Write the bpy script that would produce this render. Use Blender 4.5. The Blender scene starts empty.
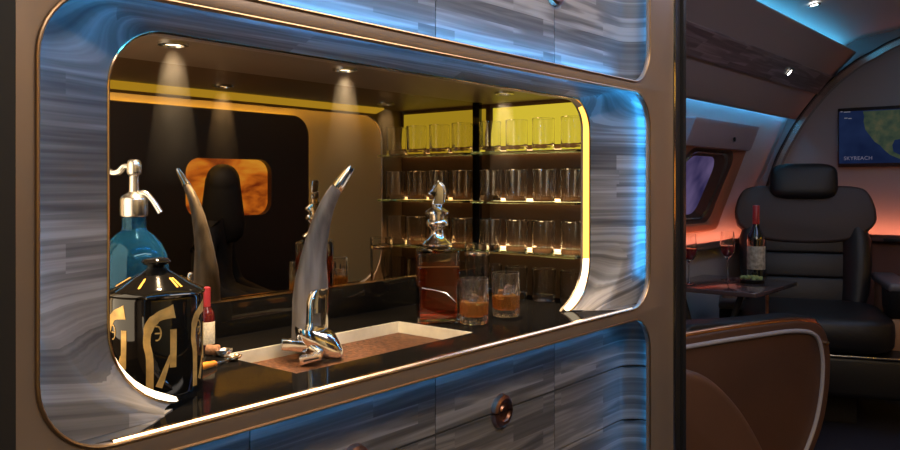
import bpy, bmesh, math, random
from mathutils import Vector, Matrix
random.seed(5)
SC = bpy.context.scene
C = SC.collection
PI = math.pi
# All lengths in metres. Built with the eye level at z = 0 (floor at -1.25); the whole place is lifted by 1.25 at the end.
FLOOR = -1.25
TH = math.radians(39.7)
ST, CT = math.sin(TH), math.cos(TH)

def spot(u, v, t):
    """point seen at (u, v) of the 900x450 photograph at depth t"""
    a, b = (u - 450) / 800, (184 - v) / 800
    return Vector((t * (-ST + CT * a), t * (CT + ST * a), t * b))

def on_z(u, v, z): return spot(u, v, z * 800 / (184 - v))

# ------------------------------------------------------------------ materials
def nt(name):
    m = bpy.data.materials.new(name); m.use_nodes = True
    t = m.node_tree; t.nodes.clear()
    o = t.nodes.new('ShaderNodeOutputMaterial')
    return m, t, o

def pbr(name, col, rough=.5, metal=0., bump=0., bscale=60., vary=0., vscale=8., stretch=(1, 1, 1), spec=.5, coat=0., trans=0., ior=1.45, sheen=0.):
    m, t, o = nt(name)
    b = t.nodes.new('ShaderNodeBsdfPrincipled')
    b.inputs['Base Color'].default_value = (*col, 1)
    b.inputs['Roughness'].default_value = rough
    b.inputs['Metallic'].default_value = metal
    b.inputs['Specular IOR Level'].default_value = spec
    b.inputs['Coat Weight'].default_value = coat
    b.inputs['Coat Roughness'].default_value = .05
    b.inputs['Transmission Weight'].default_value = trans
    b.inputs['IOR'].default_value = ior
    b.inputs['Sheen Weight'].default_value = sheen
    t.links.new(b.outputs[0], o.inputs[0])
    tc = t.nodes.new('ShaderNodeTexCoord'); mp = t.nodes.new('ShaderNodeMapping')
    mp.inputs['Scale'].default_value = stretch
    t.links.new(tc.outputs['Object'], mp.inputs[0])
    if vary:
        n = t.nodes.new('ShaderNodeTexNoise'); n.inputs['Scale'].default_value = vscale; n.inputs['Detail'].default_value = 6
        t.links.new(mp.outputs[0], n.inputs['Vector'])
        r = t.nodes.new('ShaderNodeValToRGB')
        r.color_ramp.elements[0].position = .3; r.color_ramp.elements[1].position = .7
        r.color_ramp.elements[0].color = (*[max(0, c * (1 - vary)) for c in col], 1)
        r.color_ramp.elements[1].color = (*[min(1, c * (1 + vary)) for c in col], 1)
        t.links.new(n.outputs['Fac'], r.inputs[0]); t.links.new(r.outputs[0], b.inputs['Base Color'])
    if bump:
        n = t.nodes.new('ShaderNodeTexNoise'); n.inputs['Scale'].default_value = bscale; n.inputs['Detail'].default_value = 4
        t.links.new(mp.outputs[0], n.inputs['Vector'])
        bp = t.nodes.new('ShaderNodeBump'); bp.inputs['Strength'].default_value = bump; bp.inputs['Distance'].default_value = .004
        t.links.new(n.outputs['Fac'], bp.inputs['Height']); t.links.new(bp.outputs[0], b.inputs['Normal'])
    return m

def glass(name, col=(1, 1, 1), rough=0., ior=1.47):
    m, t, o = nt(name)
    g = t.nodes.new('ShaderNodeBsdfGlass'); g.inputs['Color'].default_value = (*col, 1)
    g.inputs['Roughness'].default_value = rough; g.inputs['IOR'].default_value = ior
    t.links.new(g.outputs[0], o.inputs[0]); return m

def milky(name, col, tcol, k, ior=1.45, rough=0.):
    m, t, o = nt(name); N = t.nodes.new
    g = N('ShaderNodeBsdfGlass'); g.inputs['Color'].default_value = (*col, 1); g.inputs['IOR'].default_value = ior; g.inputs['Roughness'].default_value = rough
    q = N('ShaderNodeBsdfTranslucent'); q.inputs['Color'].default_value = (*tcol, 1)
    d = N('ShaderNodeBsdfDiffuse'); d.inputs['Color'].default_value = (*tcol, 1)
    h = N('ShaderNodeMixShader'); h.inputs[0].default_value = .5; t.links.new(q.outputs[0], h.inputs[1]); t.links.new(d.outputs[0], h.inputs[2])
    x = N('ShaderNodeMixShader'); x.inputs[0].default_value = k
    t.links.new(g.outputs[0], x.inputs[1]); t.links.new(h.outputs[0], x.inputs[2]); t.links.new(x.outputs[0], o.inputs[0]); return m

def glow(name, col, s):
    m, t, o = nt(name)
    e = t.nodes.new('ShaderNodeEmission'); e.inputs[0].default_value = (*col, 1); e.inputs[1].default_value = s
    t.links.new(e.outputs[0], o.inputs[0]); return m

def wood(name, uv=False, fine=.46, dark=(.066, .060, .056), mid=(.175, .161, .150), light=(.295, .277, .262), rough=.42):
    """grey veneer in long narrow strips, the grain running along the first texture axis"""
    m, t, o = nt(name); N = t.nodes.new; L = t.links.new
    b = N('ShaderNodeBsdfPrincipled'); b.inputs['Roughness'].default_value = rough
    L(b.outputs[0], o.inputs[0])
    tc = N('ShaderNodeTexCoord')
    if uv:
        src = tc.outputs['UV']
    else:
        s = N('ShaderNodeSeparateXYZ'); L(tc.outputs['Object'], s.inputs[0])
        a = N('ShaderNodeMath'); a.operation = 'SUBTRACT'; L(s.outputs[1], a.inputs[0]); L(s.outputs[0], a.inputs[1])
        c = N('ShaderNodeCombineXYZ'); L(a.outputs[0], c.inputs[0]); L(s.outputs[2], c.inputs[1]); src = c.outputs[0]
    br = N('ShaderNodeTexBrick'); br.inputs['Scale'].default_value = 1.0
    br.inputs['Brick Width'].default_value = .31; br.inputs['Row Height'].default_value = .036; br.inputs['Mortar Size'].default_value = .0
    br.offset = .37; br.offset_frequency = 2; br.squash = 1.3; br.squash_frequency = 3
    br.inputs['Color1'].default_value = (0, 0, 0, 1); br.inputs['Color2'].default_value = (1, 1, 1, 1)
    L(src, br.inputs['Vector'])
    mp = N('ShaderNodeMapping'); mp.inputs['Scale'].default_value = (.9, 15, 1); L(src, mp.inputs[0])
    va = N('ShaderNodeVectorMath'); va.operation = 'MULTIPLY_ADD'; L(br.outputs['Color'], va.inputs[0]); va.inputs[1].default_value = (5.3, 2.9, 8.1); L(mp.outputs[0], va.inputs[2])
    n1 = N('ShaderNodeTexNoise'); n1.inputs['Scale'].default_value = 1.4; n1.inputs['Detail'].default_value = 3; n1.inputs['Distortion'].default_value = .9
    L(va.outputs[0], n1.inputs['Vector'])
    mp2 = N('ShaderNodeMapping'); mp2.inputs['Scale'].default_value = (2, 95, 1); L(src, mp2.inputs[0])
    n2 = N('ShaderNodeTexNoise'); n2.inputs['Scale'].default_value = 1.3; n2.inputs['Detail'].default_value = 5
    L(mp2.outputs[0], n2.inputs['Vector'])
    # rings of the figure
    w = N('ShaderNodeMath'); w.operation = 'MULTIPLY'; L(n1.outputs['Fac'], w.inputs[0]); w.inputs[1].default_value = 26
    sn = N('ShaderNodeMath'); sn.operation = 'SINE'; L(w.outputs[0], sn.inputs[0])
    a1 = N('ShaderNodeMath'); a1.operation = 'MULTIPLY_ADD'; L(sn.outputs[0], a1.inputs[0]); a1.inputs[1].default_value = .09; L(n1.outputs['Fac'], a1.inputs[2])
    a2 = N('ShaderNodeMath'); a2.operation = 'MULTIPLY_ADD'; L(n2.outputs['Fac'], a2.inputs[0]); a2.inputs[1].default_value = fine; a2b = N('ShaderNodeMath'); a2b.operation = 'SUBTRACT'; a2b.inputs[1].default_value = (fine - .46) * .5; L(a1.outputs[0], a2.inputs[2]); L(a2.outputs[0], a2b.inputs[0])
    a3 = N('ShaderNodeMath'); a3.operation = 'MULTIPLY_ADD'; L(br.outputs['Color'], a3.inputs[0]); a3.inputs[1].default_value = .13; L(a2b.outputs[0], a3.inputs[2])
    r = N('ShaderNodeValToRGB'); e = r.color_ramp.elements
    e[0].position = .52; e[0].color = (*dark, 1); e[1].position = 1.12; e[1].color = (*light, 1)
    k = e.new(.83); k.color = (*mid, 1)
    L(a3.outputs[0], r.inputs[0]); L(r.outputs[0], b.inputs['Base Color'])
    bp = N('ShaderNodeBump'); bp.inputs['Strength'].default_value = .12; bp.inputs['Distance'].default_value = .001
    L(n2.outputs['Fac'], bp.inputs['Height']); L(bp.outputs[0], b.inputs['Normal'])
    return m

WOOD = wood('grey_veneer')
WOODUV = wood('grey_veneer_surround', uv=True, fine=.80)
BRONZE = pbr('satin_bronze', (.34, .265, .215), .38, .62, vary=.08, vscale=3)
BRASS = pbr('polished_brass', (.85, .62, .38), .16, 1.)
DULLBRASS = pbr('dull_brass', (.50, .34, .20), .34, 1.)
CHROME = pbr('chrome', (.88, .87, .85), .12, 1.)
SILVER = pbr('polished_silver', (.88, .82, .74), .17, 1.)
SATIN = pbr('satin_steel', (.62, .60, .56), .26, 1.)
COPPER = pbr('copper', (.42, .20, .13), .32, 1., vary=.35, vscale=30)
HAMMER = pbr('hammered_copper', (.105, .040, .014), .5, .35, bump=1., bscale=170, vary=.85, vscale=160)
BLACKG = pbr('black_lacquer', (.006, .0055, .005), .06, 0, spec=.6)
BLACKM = pbr('matt_black', (.012, .011, .011), .6)
GLASS = glass('clear_glass')
BLUEG = milky('blue_glass', (.45, .76, .92), (.03, .20, .40), .13)
def mirror_mat():
    m, t, o = nt('bronze_mirror')
    g = t.nodes.new('ShaderNodeBsdfGlossy'); g.inputs['Color'].default_value = (.52, .43, .31, 1); g.inputs['Roughness'].default_value = .012
    t.links.new(g.outputs[0], o.inputs[0]); return m
MIRROR = mirror_mat()
WARMLED = glow('warm_led', (1.0, .56, .09), 2.4)
WHITELED = glow('warm_white_led', (1.0, .80, .52), 4.0)
HORN = pbr('grey_horn', (.20, .185, .175), .34, 0, vary=.62, vscale=7, stretch=(5, 5, .8), spec=.6)
MARBLE = pbr('pale_tray_wall', (.74, .72, .58), .30, .15, vary=.25, vscale=14)
GOLD = pbr('gold_print', (.60, .38, .12), .40, .35, vary=.40, vscale=45)
BLACKL = pbr('black_leather', (.010, .010, .011), .42, bump=.25, bscale=220)
GREYL = pbr('charcoal_leather', (.035, .030, .030), .48, bump=.2, bscale=220)
BROWNL = pbr('brown_leather', (.095, .047, .030), .42, bump=.12, bscale=260, vary=.12, vscale=3)
TANL = pbr('tan_leather', (.34, .19, .11), .45)
PIPING = pbr('pale_piping', (.42, .40, .42), .4)

# ------------------------------------------------------------------ mesh helpers
def wloc(o):
    v = Vector((0, 0, 0))
    while o is not None:
        v += o.location; o = o.parent
    return v

def obj(name, bm, mat, parent=None, local=False, smooth=35, recalc=True):
    """link one mesh; geometry is given in place, or around its parent's base if local"""
    if recalc: bmesh.ops.recalc_face_normals(bm, faces=bm.faces)
    if parent is not None and not local:
        bmesh.ops.translate(bm, verts=bm.verts, vec=-wloc(parent))
    me = bpy.data.meshes.new(name); bm.to_mesh(me); bm.free()
    if smooth:
        me.shade_smooth(); me.set_sharp_from_angle(angle=math.radians(smooth))
    for k in (mat if isinstance(mat, (list, tuple)) else [mat]): me.materials.append(k)
    o = bpy.data.objects.new(name, me); C.objects.link(o)
    if parent is not None: o.parent = parent
    return o

def tag(o, label=None, cat=None, group=None, kind=None):
    if label: o['label'] = label
    if cat: o['category'] = cat
    if group: o['group'] = group
    if kind: o['kind'] = kind
    return o

def thing(name, label, cat, loc=(0, 0, FLOOR), rz=0, group=None, kind=None):
    o = bpy.data.objects.new(name, None); C.objects.link(o)
    o.location = loc; o.rotation_euler = (0, 0, rz)
    return tag(o, label, cat, group, kind)

def struct(name, bm, mat, label=None, **k):
    return tag(obj(name, bm, mat, **k), label, None, None, 'structure')

def copy_tree(o, parent=None):
    c = o.copy(); C.objects.link(c)
    if parent is not None: c.parent = parent
    for ch in [x for x in bpy.data.objects if x.parent == o]: copy_tree(ch, c)
    return c

def B(): return bmesh.new()

def box(bm, x0, x1, y0, y1, z0, z1, bev=0, seg=2):
    t = bmesh.new(); bmesh.ops.create_cube(t, size=1)
    for v in t.verts:
        v.co = Vector(((x0 + x1) / 2 + v.co.x * (x1 - x0), (y0 + y1) / 2 + v.co.y * (y1 - y0), (z0 + z1) / 2 + v.co.z * (z1 - z0)))
    if bev: bmesh.ops.bevel(t, geom=t.edges[:], offset=bev, segments=seg, profile=.5, affect='EDGES')
    merge(bm, t); return bm

def merge(bm, t, mx=None):
    if mx is not None: bmesh.ops.transform(t, matrix=mx, verts=t.verts)
    vs = {v: bm.verts.new(v.co) for v in t.verts}
    for f in t.faces:
        try: bm.faces.new([vs[v] for v in f.verts])
        except ValueError: pass
    t.free()

def loft(bm, loops, closed=True, cap0=False, cap1=False):
    rows = [[bm.verts.new(p) for p in l] for l in loops]
    n = len(rows[0])
    for a, b in zip(rows, rows[1:]):
        for i in range(n if closed else n - 1):
            j = (i + 1) % n
            try: bm.faces.new((a[i], a[j], b[j], b[i]))
            except ValueError: pass
    if cap0: bm.faces.new(rows[0])
    if cap1: bm.faces.new(rows[-1])
    return rows

def lathe(bm, prof, c=(0, 0, 0), n=32, flute=None):
    """revolve (radius, height) pairs about z; closed when the radius ends at 0"""
    c = Vector(c); rows = []
    for r, z in prof:
        if r < 1e-6: rows.append([bm.verts.new(c + Vector((0, 0, z)))]); continue
        row = []
        for i in range(n):
            a = 2 * PI * i / n
            rr_ = r * (1 + flute(a, z)) if flute else r
            row.append(bm.verts.new(c + Vector((rr_ * math.cos(a), rr_ * math.sin(a), z))))
        rows.append(row)
    for a, b in zip(rows, rows[1:]):
        for i in range(n):
            j = (i + 1) % n
            if len(a) == 1 and len(b) == 1: continue
            if len(a) == 1: bm.faces.new((a[0], b[j], b[i]))
            elif len(b) == 1: bm.faces.new((a[i], a[j], b[0]))
            else: bm.faces.new((a[i], a[j], b[j], b[i]))
    return bm

def tube(bm, pts, r, n=8, closed=False, caps=True):
    pts = [Vector(p) for p in pts]; m = len(pts); loops = []
    up = None
    for i, p in enumerate(pts):
        if closed: d = pts[(i + 1) % m] - pts[i - 1]
        else: d = pts[min(i + 1, m - 1)] - pts[max(i - 1, 0)]
        d.normalize()
        if up is None:
            up = Vector((1, 0, 0)) if abs(d.x) < .7 else Vector((0, 0, 1))
        s = d.cross(up).normalized(); up = s.cross(d).normalized()
        rad = r[i] if isinstance(r, (list, tuple)) else r
        loops.append([p + rad * (math.cos(2 * PI * k / n) * s + math.sin(2 * PI * k / n) * up) for k in range(n)])
    if closed: loops.append(loops[0])
    loft(bm, loops, True, caps and not closed, caps and not closed)
    if closed: bmesh.ops.remove_doubles(bm, verts=bm.verts, dist=1e-6)
    return bm

def prism(bm, outline, depth, bev=0, seg=3):
    """outline: 3-D points of one face; depth: vector to the other"""
    t = bmesh.new(); d = Vector(depth)
    a = [t.verts.new(Vector(p)) for p in outline]; b = [t.verts.new(Vector(p) + d) for p in outline]
    n = len(a)
    t.faces.new(a); t.faces.new(b[::-1])
    for i in range(n): t.faces.new((a[i], b[i], b[(i + 1) % n], a[(i + 1) % n]))
    bmesh.ops.recalc_face_normals(t, faces=t.faces)
    if bev:
        es = [e for e in t.edges if len({v in a for v in e.verts}) == 1]
        bmesh.ops.bevel(t, geom=es, offset=bev, segments=seg, profile=.5, affect='EDGES')
    merge(bm, t); return bm

def rr(y0, y1, z0, z1, r, n=10):
    """rounded rectangle in (y, z), from the low-low corner round; r: one radius or four (low-y low-z, high-y low-z, high-y high-z, low-y high-z)"""
    r = [r] * 4 if not isinstance(r, (list, tuple)) else r
    out = []
    for (cy, cz, a0, q) in ((y0 + r[0], z0 + r[0], PI, r[0]), (y1 - r[1], z0 + r[1], 1.5 * PI, r[1]), (y1 - r[2], z1 - r[2], 0, r[2]), (y0 + r[3], z1 - r[3], .5 * PI, r[3])):
        for i in range(n + 1):
            a = a0 + .5 * PI * i / n
            out.append((cy + q * math.cos(a), cz + q * math.sin(a)))
    return out

def bez(p0, p1, p2, n=8):
    p0, p1, p2 = map(Vector, (p0, p1, p2))
    return [(1 - t) ** 2 * p0 + 2 * t * (1 - t) * p1 + t * t * p2 for t in [i / n for i in range(n + 1)]]

def smoothline(pts, n=6):
    """Catmull-Rom through the points"""
    P = [Vector(p) for p in pts]; out = []
    for i in range(len(P) - 1):
        a, b, c, d = P[max(i - 1, 0)], P[i], P[i + 1], P[min(i + 2, len(P) - 1)]
        for k in range(n):
            t = k / n
            out.append(.5 * ((2 * b) + (c - a) * t + (2 * a - 5 * b + 4 * c - d) * t * t + (3 * b - a - 3 * c + d) * t ** 3))
    out.append(P[-1]); return out

# ------------------------------------------------------------------ THE BAR: a bronze lattice with three rounded openings
XF = -.90                     # front plane
ZC = -.302                    # counter top
ZN = .225                     # top of the niche opening
ZU = .252                     # bottom of the upper opening
ZL = -.333                    # top of the lower opening
YA, YB = .384, 1.871          # sides of the openings
XD = -.975                    # plane of doors and drawers
XM = -1.358                   # mirror
OPEN = {'upper': (YA, YB, ZU, .80, .085), 'niche': (YA, YB, ZC - .0016, ZN, .085), 'lower': (YA, YB, -1.12, ZL, .085)}
CELL = {'upper': (.345, 2.013, .2385, .86), 'niche': (.345, 2.013, -.3175, .2385), 'lower': (.345, 2.013, -1.19, -.3175)}
def ring(key, e, x, ez=None):
    y0, y1, z0, z1, r = OPEN[key]
    ez = e if ez is None else ez
    return [Vector((x, y, z)) for y, z in rr(y0 - e, y1 + e, z0 - ez, z1 + ez, r + ez)]

bar = thing('bar_cabinet', 'bronze framed bar wall with rounded openings, grey veneer surround and mirrored niche', 'bar', (-1.1, 1.1, FLOOR))
f = B()
for k in OPEN:
    y0, y1, z0, z1 = CELL[k]
    e2 = .034
    loft(f, [[Vector((XF, y, z)) for y, z in rr(y0, y1, z0, z1, .0005)], ring(k, .0075, XF), ring(k, .002, XF - .001), ring(k, 0, XF - .003), ring(k, 0, XF - .010), ring(k, e2, XF - .012, .0115)])
# sides of the lattice body and a rounded outer corner on the far post
f2 = B()
box(f2, -1.40, XF - .0005, 2.0135, 2.06, FLOOR, .92, .004)
for v in f.verts: pass
obj('frame', f, BRONZE, bar, smooth=50)
obj('end_panel', f2, BLACKM, bar)
f = B(); tube(f, [(XF + .002, 2.011, -1.2), (XF + .002, 2.011, .86)], .0042); obj('edge_strip', f, CHROME, bar)
f = B(); box(f, -1.40, XF - .001, .338, .3455, FLOOR, .92); obj('end_panel', f, BLACKM, bar)
f = B(); tube(f, [(XF + .001, .3575, -1.2), (XF + .001, .3575, .86)], .0024); obj('edge_strip', f, BRASS, bar)
for k in OPEN:
    f = B(); tube(f, ring(k, .0015, XF + .0005), .0024, closed=True); obj('bead', f, DULLBRASS, bar)
f = B(); box(f, -1.36, XF - .02, .346, 2.013, -1.24, -1.125); obj('plinth', f, BLACKM, bar)
f = B(); box(f, -1.36, XF - .003, .346, 2.013, .83, .92); obj('top_panel', f, BRONZE, bar)

# blue light strips behind the lips of the three openings
for k in OPEN:
    P = ring(k, .024, XF - .0175, {'upper': -.006, 'niche': .0085, 'lower': -.008}[k])
    f = B()
    if k == 'upper': P = [p for p in P[11:] + P[:11] if p.z > ZU + .07]
    if k == 'lower': P = [p for p in P[33:] + P[:33] if p.z < ZL - .07]
    if k == 'niche': P = [p for p in P[11:] + P[:11] if p.z > ZC + .06]
    tube(f, P, .003, n=6)
    obj('blue_light_strip', f, glow('blue_led', (.040, .39, 1.0), {'upper': 11, 'niche': 34, 'lower': 9}[k]), bar)
for z, s in ((.2585, 95), (-.3415, 13)):                 # along the cupboards' foot and the drawers' head it runs close to the fronts
    f = B(); tube(f, [(-.950, YA + .06, z), (-.950, YB - .05, z)], .003, n=6)
    obj('blue_light_strip', f, glow('blue_led', (.040, .39, 1.0), s), bar)

# niche surround of grey veneer, funnelling in from the lip to the inner opening
IN = (.512, 1.743, -.306, .2067, [.122, .122, .08, .08])
inner = [Vector((-.9985, y, z)) for y, z in rr(*IN)]
outer = ring('niche', .034, XF - .030, .0125)
pre = ring('niche', .034, XF - .012, .0125)
f = B(); uvl = f.loops.layers.uv.new('UVMap')
steps = [outer]
for s in (.05, .10, .16, .24, .34, .46, .6, .75, .88, 1.0):
    lp = lambda p, q: p + (q - p) * s
    rb = lp(.0975, .122) + .20 * math.sin(PI * min(1, s / .26) / 2) * (1 - s) ** 1.15
    rt = lp(.0975, .08)
    steps.append([Vector((XF - .030 + (-.9985 - XF + .030) * s, y, z)) for y, z in rr(lp(YA - .034, IN[0]), lp(YB + .034, IN[1]), lp(ZC - .0141, IN[2]), lp(ZN + .0125, IN[3]), [rb, rb, rt, rt])])
rows = loft(f, [pre] + steps)
cy, cz = (YA + YB) / 2, (ZC + ZN) / 2
for fc in f.faces:
    for lp in fc.loops:
        c = lp.vert.co
        i = next((k for r_ in rows for k, v in enumerate(r_) if v is lp.vert), 0)
        n = len(inner); p, q = inner[i - 1], inner[(i + 1) % n]
        d = (q - p).normalized(); w = abs(d.y) ** 2
        side = 1 if c.y > cy else -1
        lp[uvl].uv = (c.y * 1 + (1 - w) * side * (-c.x - .9) * .6, c.z + w * (c.x + .9) * (1 if c.z > cz else -1))
dead = [fc for fc in f.faces if max(v.co.z for v in fc.verts) < ZC - .001]
bmesh.ops.delete(f, geom=dead, context='FACES')
bmesh.ops.bisect_plane(f, geom=f.verts[:] + f.edges[:] + f.faces[:], plane_co=(0, 0, ZC + .0003), plane_no=(0, 0, 1), clear_inner=True)
for s_ in (1, -1):
    g = B(); prism(g, [Vector((x, cy + s_ * (y - cy), -.309)) for x, y in ((-.9125, .405), (-.9125, .505), (-.935, .54), (-.955, .565), (-.975, .59), (-.975, .55), (-.955, .50), (-.935, .42))], (0, 0, .0068)); obj('veneer_sill', g, WOOD, bar)
obj('veneer_surround', f, WOODUV, bar, smooth=60)

# inner edge: a band with a warm light along the far side and both lower corners, bare bronze along the top
n = len(inner); nc = 11
def inset(i):
    """how far the edge band leans into the opening: widest along the far side, a sliver at the near side and the top"""
    if i < nc: return (.003, .0045, .006, .0075, .009, .010, .0108, .0112, .0105, .007, 0)[i]
    if i < 2 * nc: return (0, .009, .013, .015, .0155, .0155, .015, .0145, .014, .014, .014)[i - nc]
    if i < 3 * nc: return .013 - .010 * min(1, (i - 2 * nc) / 9)
    return .003
def above_top(b_):
    """keep only what stands above the worktop"""
    bmesh.ops.bisect_plane(b_, geom=b_.verts[:] + b_.edges[:] + b_.faces[:], plane_co=(0, 0, ZC + .0003), plane_no=(0, 0, 1), clear_inner=True)
    return b_
mid_y, mid_z = (IN[0] + IN[1]) / 2, (IN[2] + IN[3]) / 2
back = []
for i, p in enumerate(inner):
    q, s = inner[i - 1], inner[(i + 1) % n]
    if (s - q).length < 1e-7: q = inner[i - 2]
    d = (s - q).normalized(); nn = Vector((0, -d.z, d.y))
    back.append(p + nn * inset(i) + Vector((-.0105, 0, 0)))
back2 = [p + Vector((-.006, 0, 0)) for p in back]
def band(idx):
    b_ = B()
    for i in idx:
        j = (i + 1) % n
        b_.faces.new([b_.verts.new(p) for p in (inner[i], inner[j], back[j], back[i])])
    bmesh.ops.remove_doubles(b_, verts=b_.verts, dist=1e-6)
    return above_top(b_)
above = [i for i in range(n) if min(inner[i].z, inner[(i + 1) % n].z) > ZC - .003]
obj('corner_light', band([i for i in above if i < nc]), WHITELED, bar, smooth=60)
obj('corner_light', band([i for i in above if nc - 1 <= i < 2 * nc - 1]), WHITELED, bar, smooth=60)
obj('side_and_fill_light', band([i for i in above if 2 * nc - 1 <= i < 2 * nc + 6]), WARMLED, bar, smooth=60)
obj('inner_edge', band([i for i in above if i >= 2 * nc + 6]), BRONZE, bar, smooth=60)
f = B(); loft(f, [[back[i] for i in range(n)] + [back[0]], [back2[i] for i in range(n)] + [back2[0]]], False)
obj('inner_return', above_top(f), BRONZE, bar)
f = above_top(tube(B(), [p + Vector((.0005, 0, 0)) for p in inner], .0022, closed=True)); obj('bead', f, BRASS, bar)
# niche box
NY0, NY1, NZ = .44, 1.812, .225
NB = pbr('niche_brown', (.17, .115, .075), .42)
f = B(); rect = [Vector((-1.015, y, z)) for y, z in rr(NY0, NY1, ZC - .01, NZ, .0005)]
loft(f, [back2, rect])
above_top(f)
obj("niche_front", f, NB, bar)
f = B(); box(f, XM - .01, -1.0165, NY0 - .01, NY1 + .01, NZ, NZ + .008); obj('niche_ceiling', f, NB, bar)
f = B(); box(f, XM - .01, -1.0165, NY0 - .012, NY0, ZC - .01, NZ); obj('niche_side', f, NB, bar)
f = B(); box(f, XM - .01, -1.0165, NY1, NY1 + .012, ZC - .01, NZ); obj('niche_side', f, pbr('smoked_panel', (.125, .07, .036), .16, spec=.6), bar)
f = B(); prism(f, [Vector((-1.0175, NY0 + .01, NZ - .0005)), Vector((-1.052, NY0 + .01, NZ - .0005)), Vector((-1.050, NY0 + .01, .2195)), Vector((-1.0165, NY0 + .01, .2098))], (0, 1.25, 0)); obj('added_amber_bar', f, glow('added_amber_glow', (.90, .58, .045), .75), bar)  # hidden glowing bar, added to put the amber band into the mirror
f = B(); box(f, XM - .006, XM, NY0, NY1, -.2325, NZ); obj('mirror', f, MIRROR, bar)
f = B(); box(f, XM - .006, XM + .006, NY0, NY1, ZC, -.2330, .001); obj('upstand', f, BLACKG, bar)
f = B(); box(f, XM - .004, XM + .007, NY0, NY1, -.2328, -.2308); obj('upstand_bead', f, BRASS, bar)
f = B(); box(f, XM + .001, XM + .012, 1.748, 1.759, -.301, NZ); obj('corner_post', f, BLACKG, bar)
f = B(); box(f, XM + .014, -1.03, NY1 - .004, NY1 - .0005, .106, NZ - .012); obj('amber_reflection_panel', f, glow('amber_reflection', (.74, .56, .04), .85), bar)  # glowing sheet stands in for the amber reflection on the end panel
f = B(); box(f, -1.33, -1.035, NY0 + .0005, NY0 + .004, -.25, .18); obj('side_and_fill_light', f, glow('added_side_fill', (1.0, .78, .52), 3.4), bar)  # unseen glowing panel behind the near jamb, added to brighten the glassware
for y in (.70, 1.07, 1.60):
    d = B(); lathe(d, [(0, NZ), (.024, NZ), (.024, NZ - .004), (.017, NZ - .005), (.016, NZ - .001)], (-1.155, y, 0), 24)
    dl = obj('downlight', d, SATIN, bar)
    d = B(); lathe(d, [(0, NZ - .0015), (.0155, NZ - .0015)], (-1.155, y, 0), 24); obj('lamp', d, glow('lamp_warm', (1, .75, .45), 6), dl)
    L_ = bpy.data.lights.new('niche_spot', 'SPOT'); L_.energy = 26; L_.color = (1, .70, .40); L_.spot_size = math.radians(74); L_.spot_blend = .7; L_.shadow_soft_size = .012
    o = bpy.data.objects.new('niche_spot', L_); C.objects.link(o); o.location = (-1.155, y, NZ - .012)
    L_ = bpy.data.lights.new('niche_beam', 'SPOT'); L_.energy = 16; L_.color = (1, .82, .58); L_.spot_size = math.radians(21); L_.spot_blend = 1; L_.shadow_soft_size = .010
    o = bpy.data.objects.new('niche_beam', L_); C.objects.link(o); o.location = (-1.155, y, NZ - .008)

# ------------------------------------------------------------------ cupboards above, drawers below
EDGE = [.715, 1.132, 1.545]
def face_profile(y0, y1, end0, end1):
    """plan outline of a front: flat on XD, sweeping forward in a quarter round at a closed end"""
    pts = []
    R = .055
    if end0:
        pts += [(XF - .031, YA - .028)] + [(XD + R - R * math.sin(a), YA - .028 + R - R * math.cos(a)) for a in [PI / 2 * i / 8 for i in range(9)]]
    else: pts.append((XD, y0 + .0012))
    if end1:
        pts += [(XD + R - R * math.cos(a), YB + .028 - R + R * math.sin(a)) for a in [PI / 2 * i / 8 for i in range(9)]] + [(XF - .031, YB + .028)]
    else: pts.append((XD, y1 - .0012))
    return pts
def front(y0, y1, z0, z1, end0=False, end1=False):
    b = B(); P = face_profile(y0, y1, end0, end1)
    Q = [(x - .016 if abs(x - XD) < 1e-6 else x, y) for x, y in P]
    Q = [(x - .014, y + (.002 if y > 1.7 else -.002 if y < .5 else 0)) for x, y in P]
    e = .0015
    loops = [[Vector((x, y, z)) for x, y in P + Q[::-1]] for z in (z0 + e, z1 - e)]
    loft(b, loops, True, True, True); return b
def half_knob(c, axis, sign):
    """half of a ridged copper disc; axis 'z': upper or lower half, 'y': near or far half"""
    b = B(); N = 14
    prof = [(.0, .010), (.009, .0105), (.012, .007), (.016, .0075), (.019, .012), (.025, .0125), (.031, .009), (.034, .0)]
    rows = []
    for r, h in prof:
        row = []
        for i in range(N + 1):
            a = PI * i / N
            p, q = r * math.cos(a), r * math.sin(a) * sign + sign * .0016
            yy, zz = (p, q) if axis == 'z' else (q, p)
            row.append(Vector((c[0] + h, c[1] + yy, c[2] + zz)))
        rows.append(row)
    rows.append([Vector((c[0] - .0, p.y, p.z)) for p in rows[0]])
    loft(b, rows, False); return b
ys = [YA - .03] + EDGE + [YB + .03]
up_label = ['grey veneer overhead cupboard at the near end, beside the black partition edge',
            'grey veneer overhead cupboard above the horn tap',
            'grey veneer overhead cupboard with half a copper knob, above the decanter',
            'grey veneer overhead cupboard at the far end, sweeping forward beside the bronze post']
for i in range(4):
    y0, y1 = ys[i], ys[i + 1]
    u = thing('overhead_cupboard', up_label[i], 'cupboard', (XD - .16, (y0 + y1) / 2, ZU - .03), group='cupboards above the niche')
    d = obj('door', front(y0, y1, ZU + .009, .79, i == 0, i == 3), WOOD, u, smooth=30)
    if i in (2, 3): obj('knob', half_knob((XD, EDGE[2], .436), 'y', -1 if i == 2 else 1), COPPER, d)
    c = B(); box(c, XM, XD - .022, y0 + .004 + (.03 if i == 0 else 0), y1 - .004 - (.03 if i == 3 else 0), ZU + .012, .80); obj('carcass', c, BLACKM, u)
low_label = ['grey veneer drawer column at the near end under the black canister',
             'grey veneer drawer column under the horn tap, with a copper knob on its first seam',
             'grey veneer drawer column with a round copper knob, under the decanter and tumblers',
             'grey veneer drawer column at the far end, its front sweeping forward beside the bronze post']
zs = [ZL - .010, -.468, -.606, -.744, -.882, -1.11]
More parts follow.
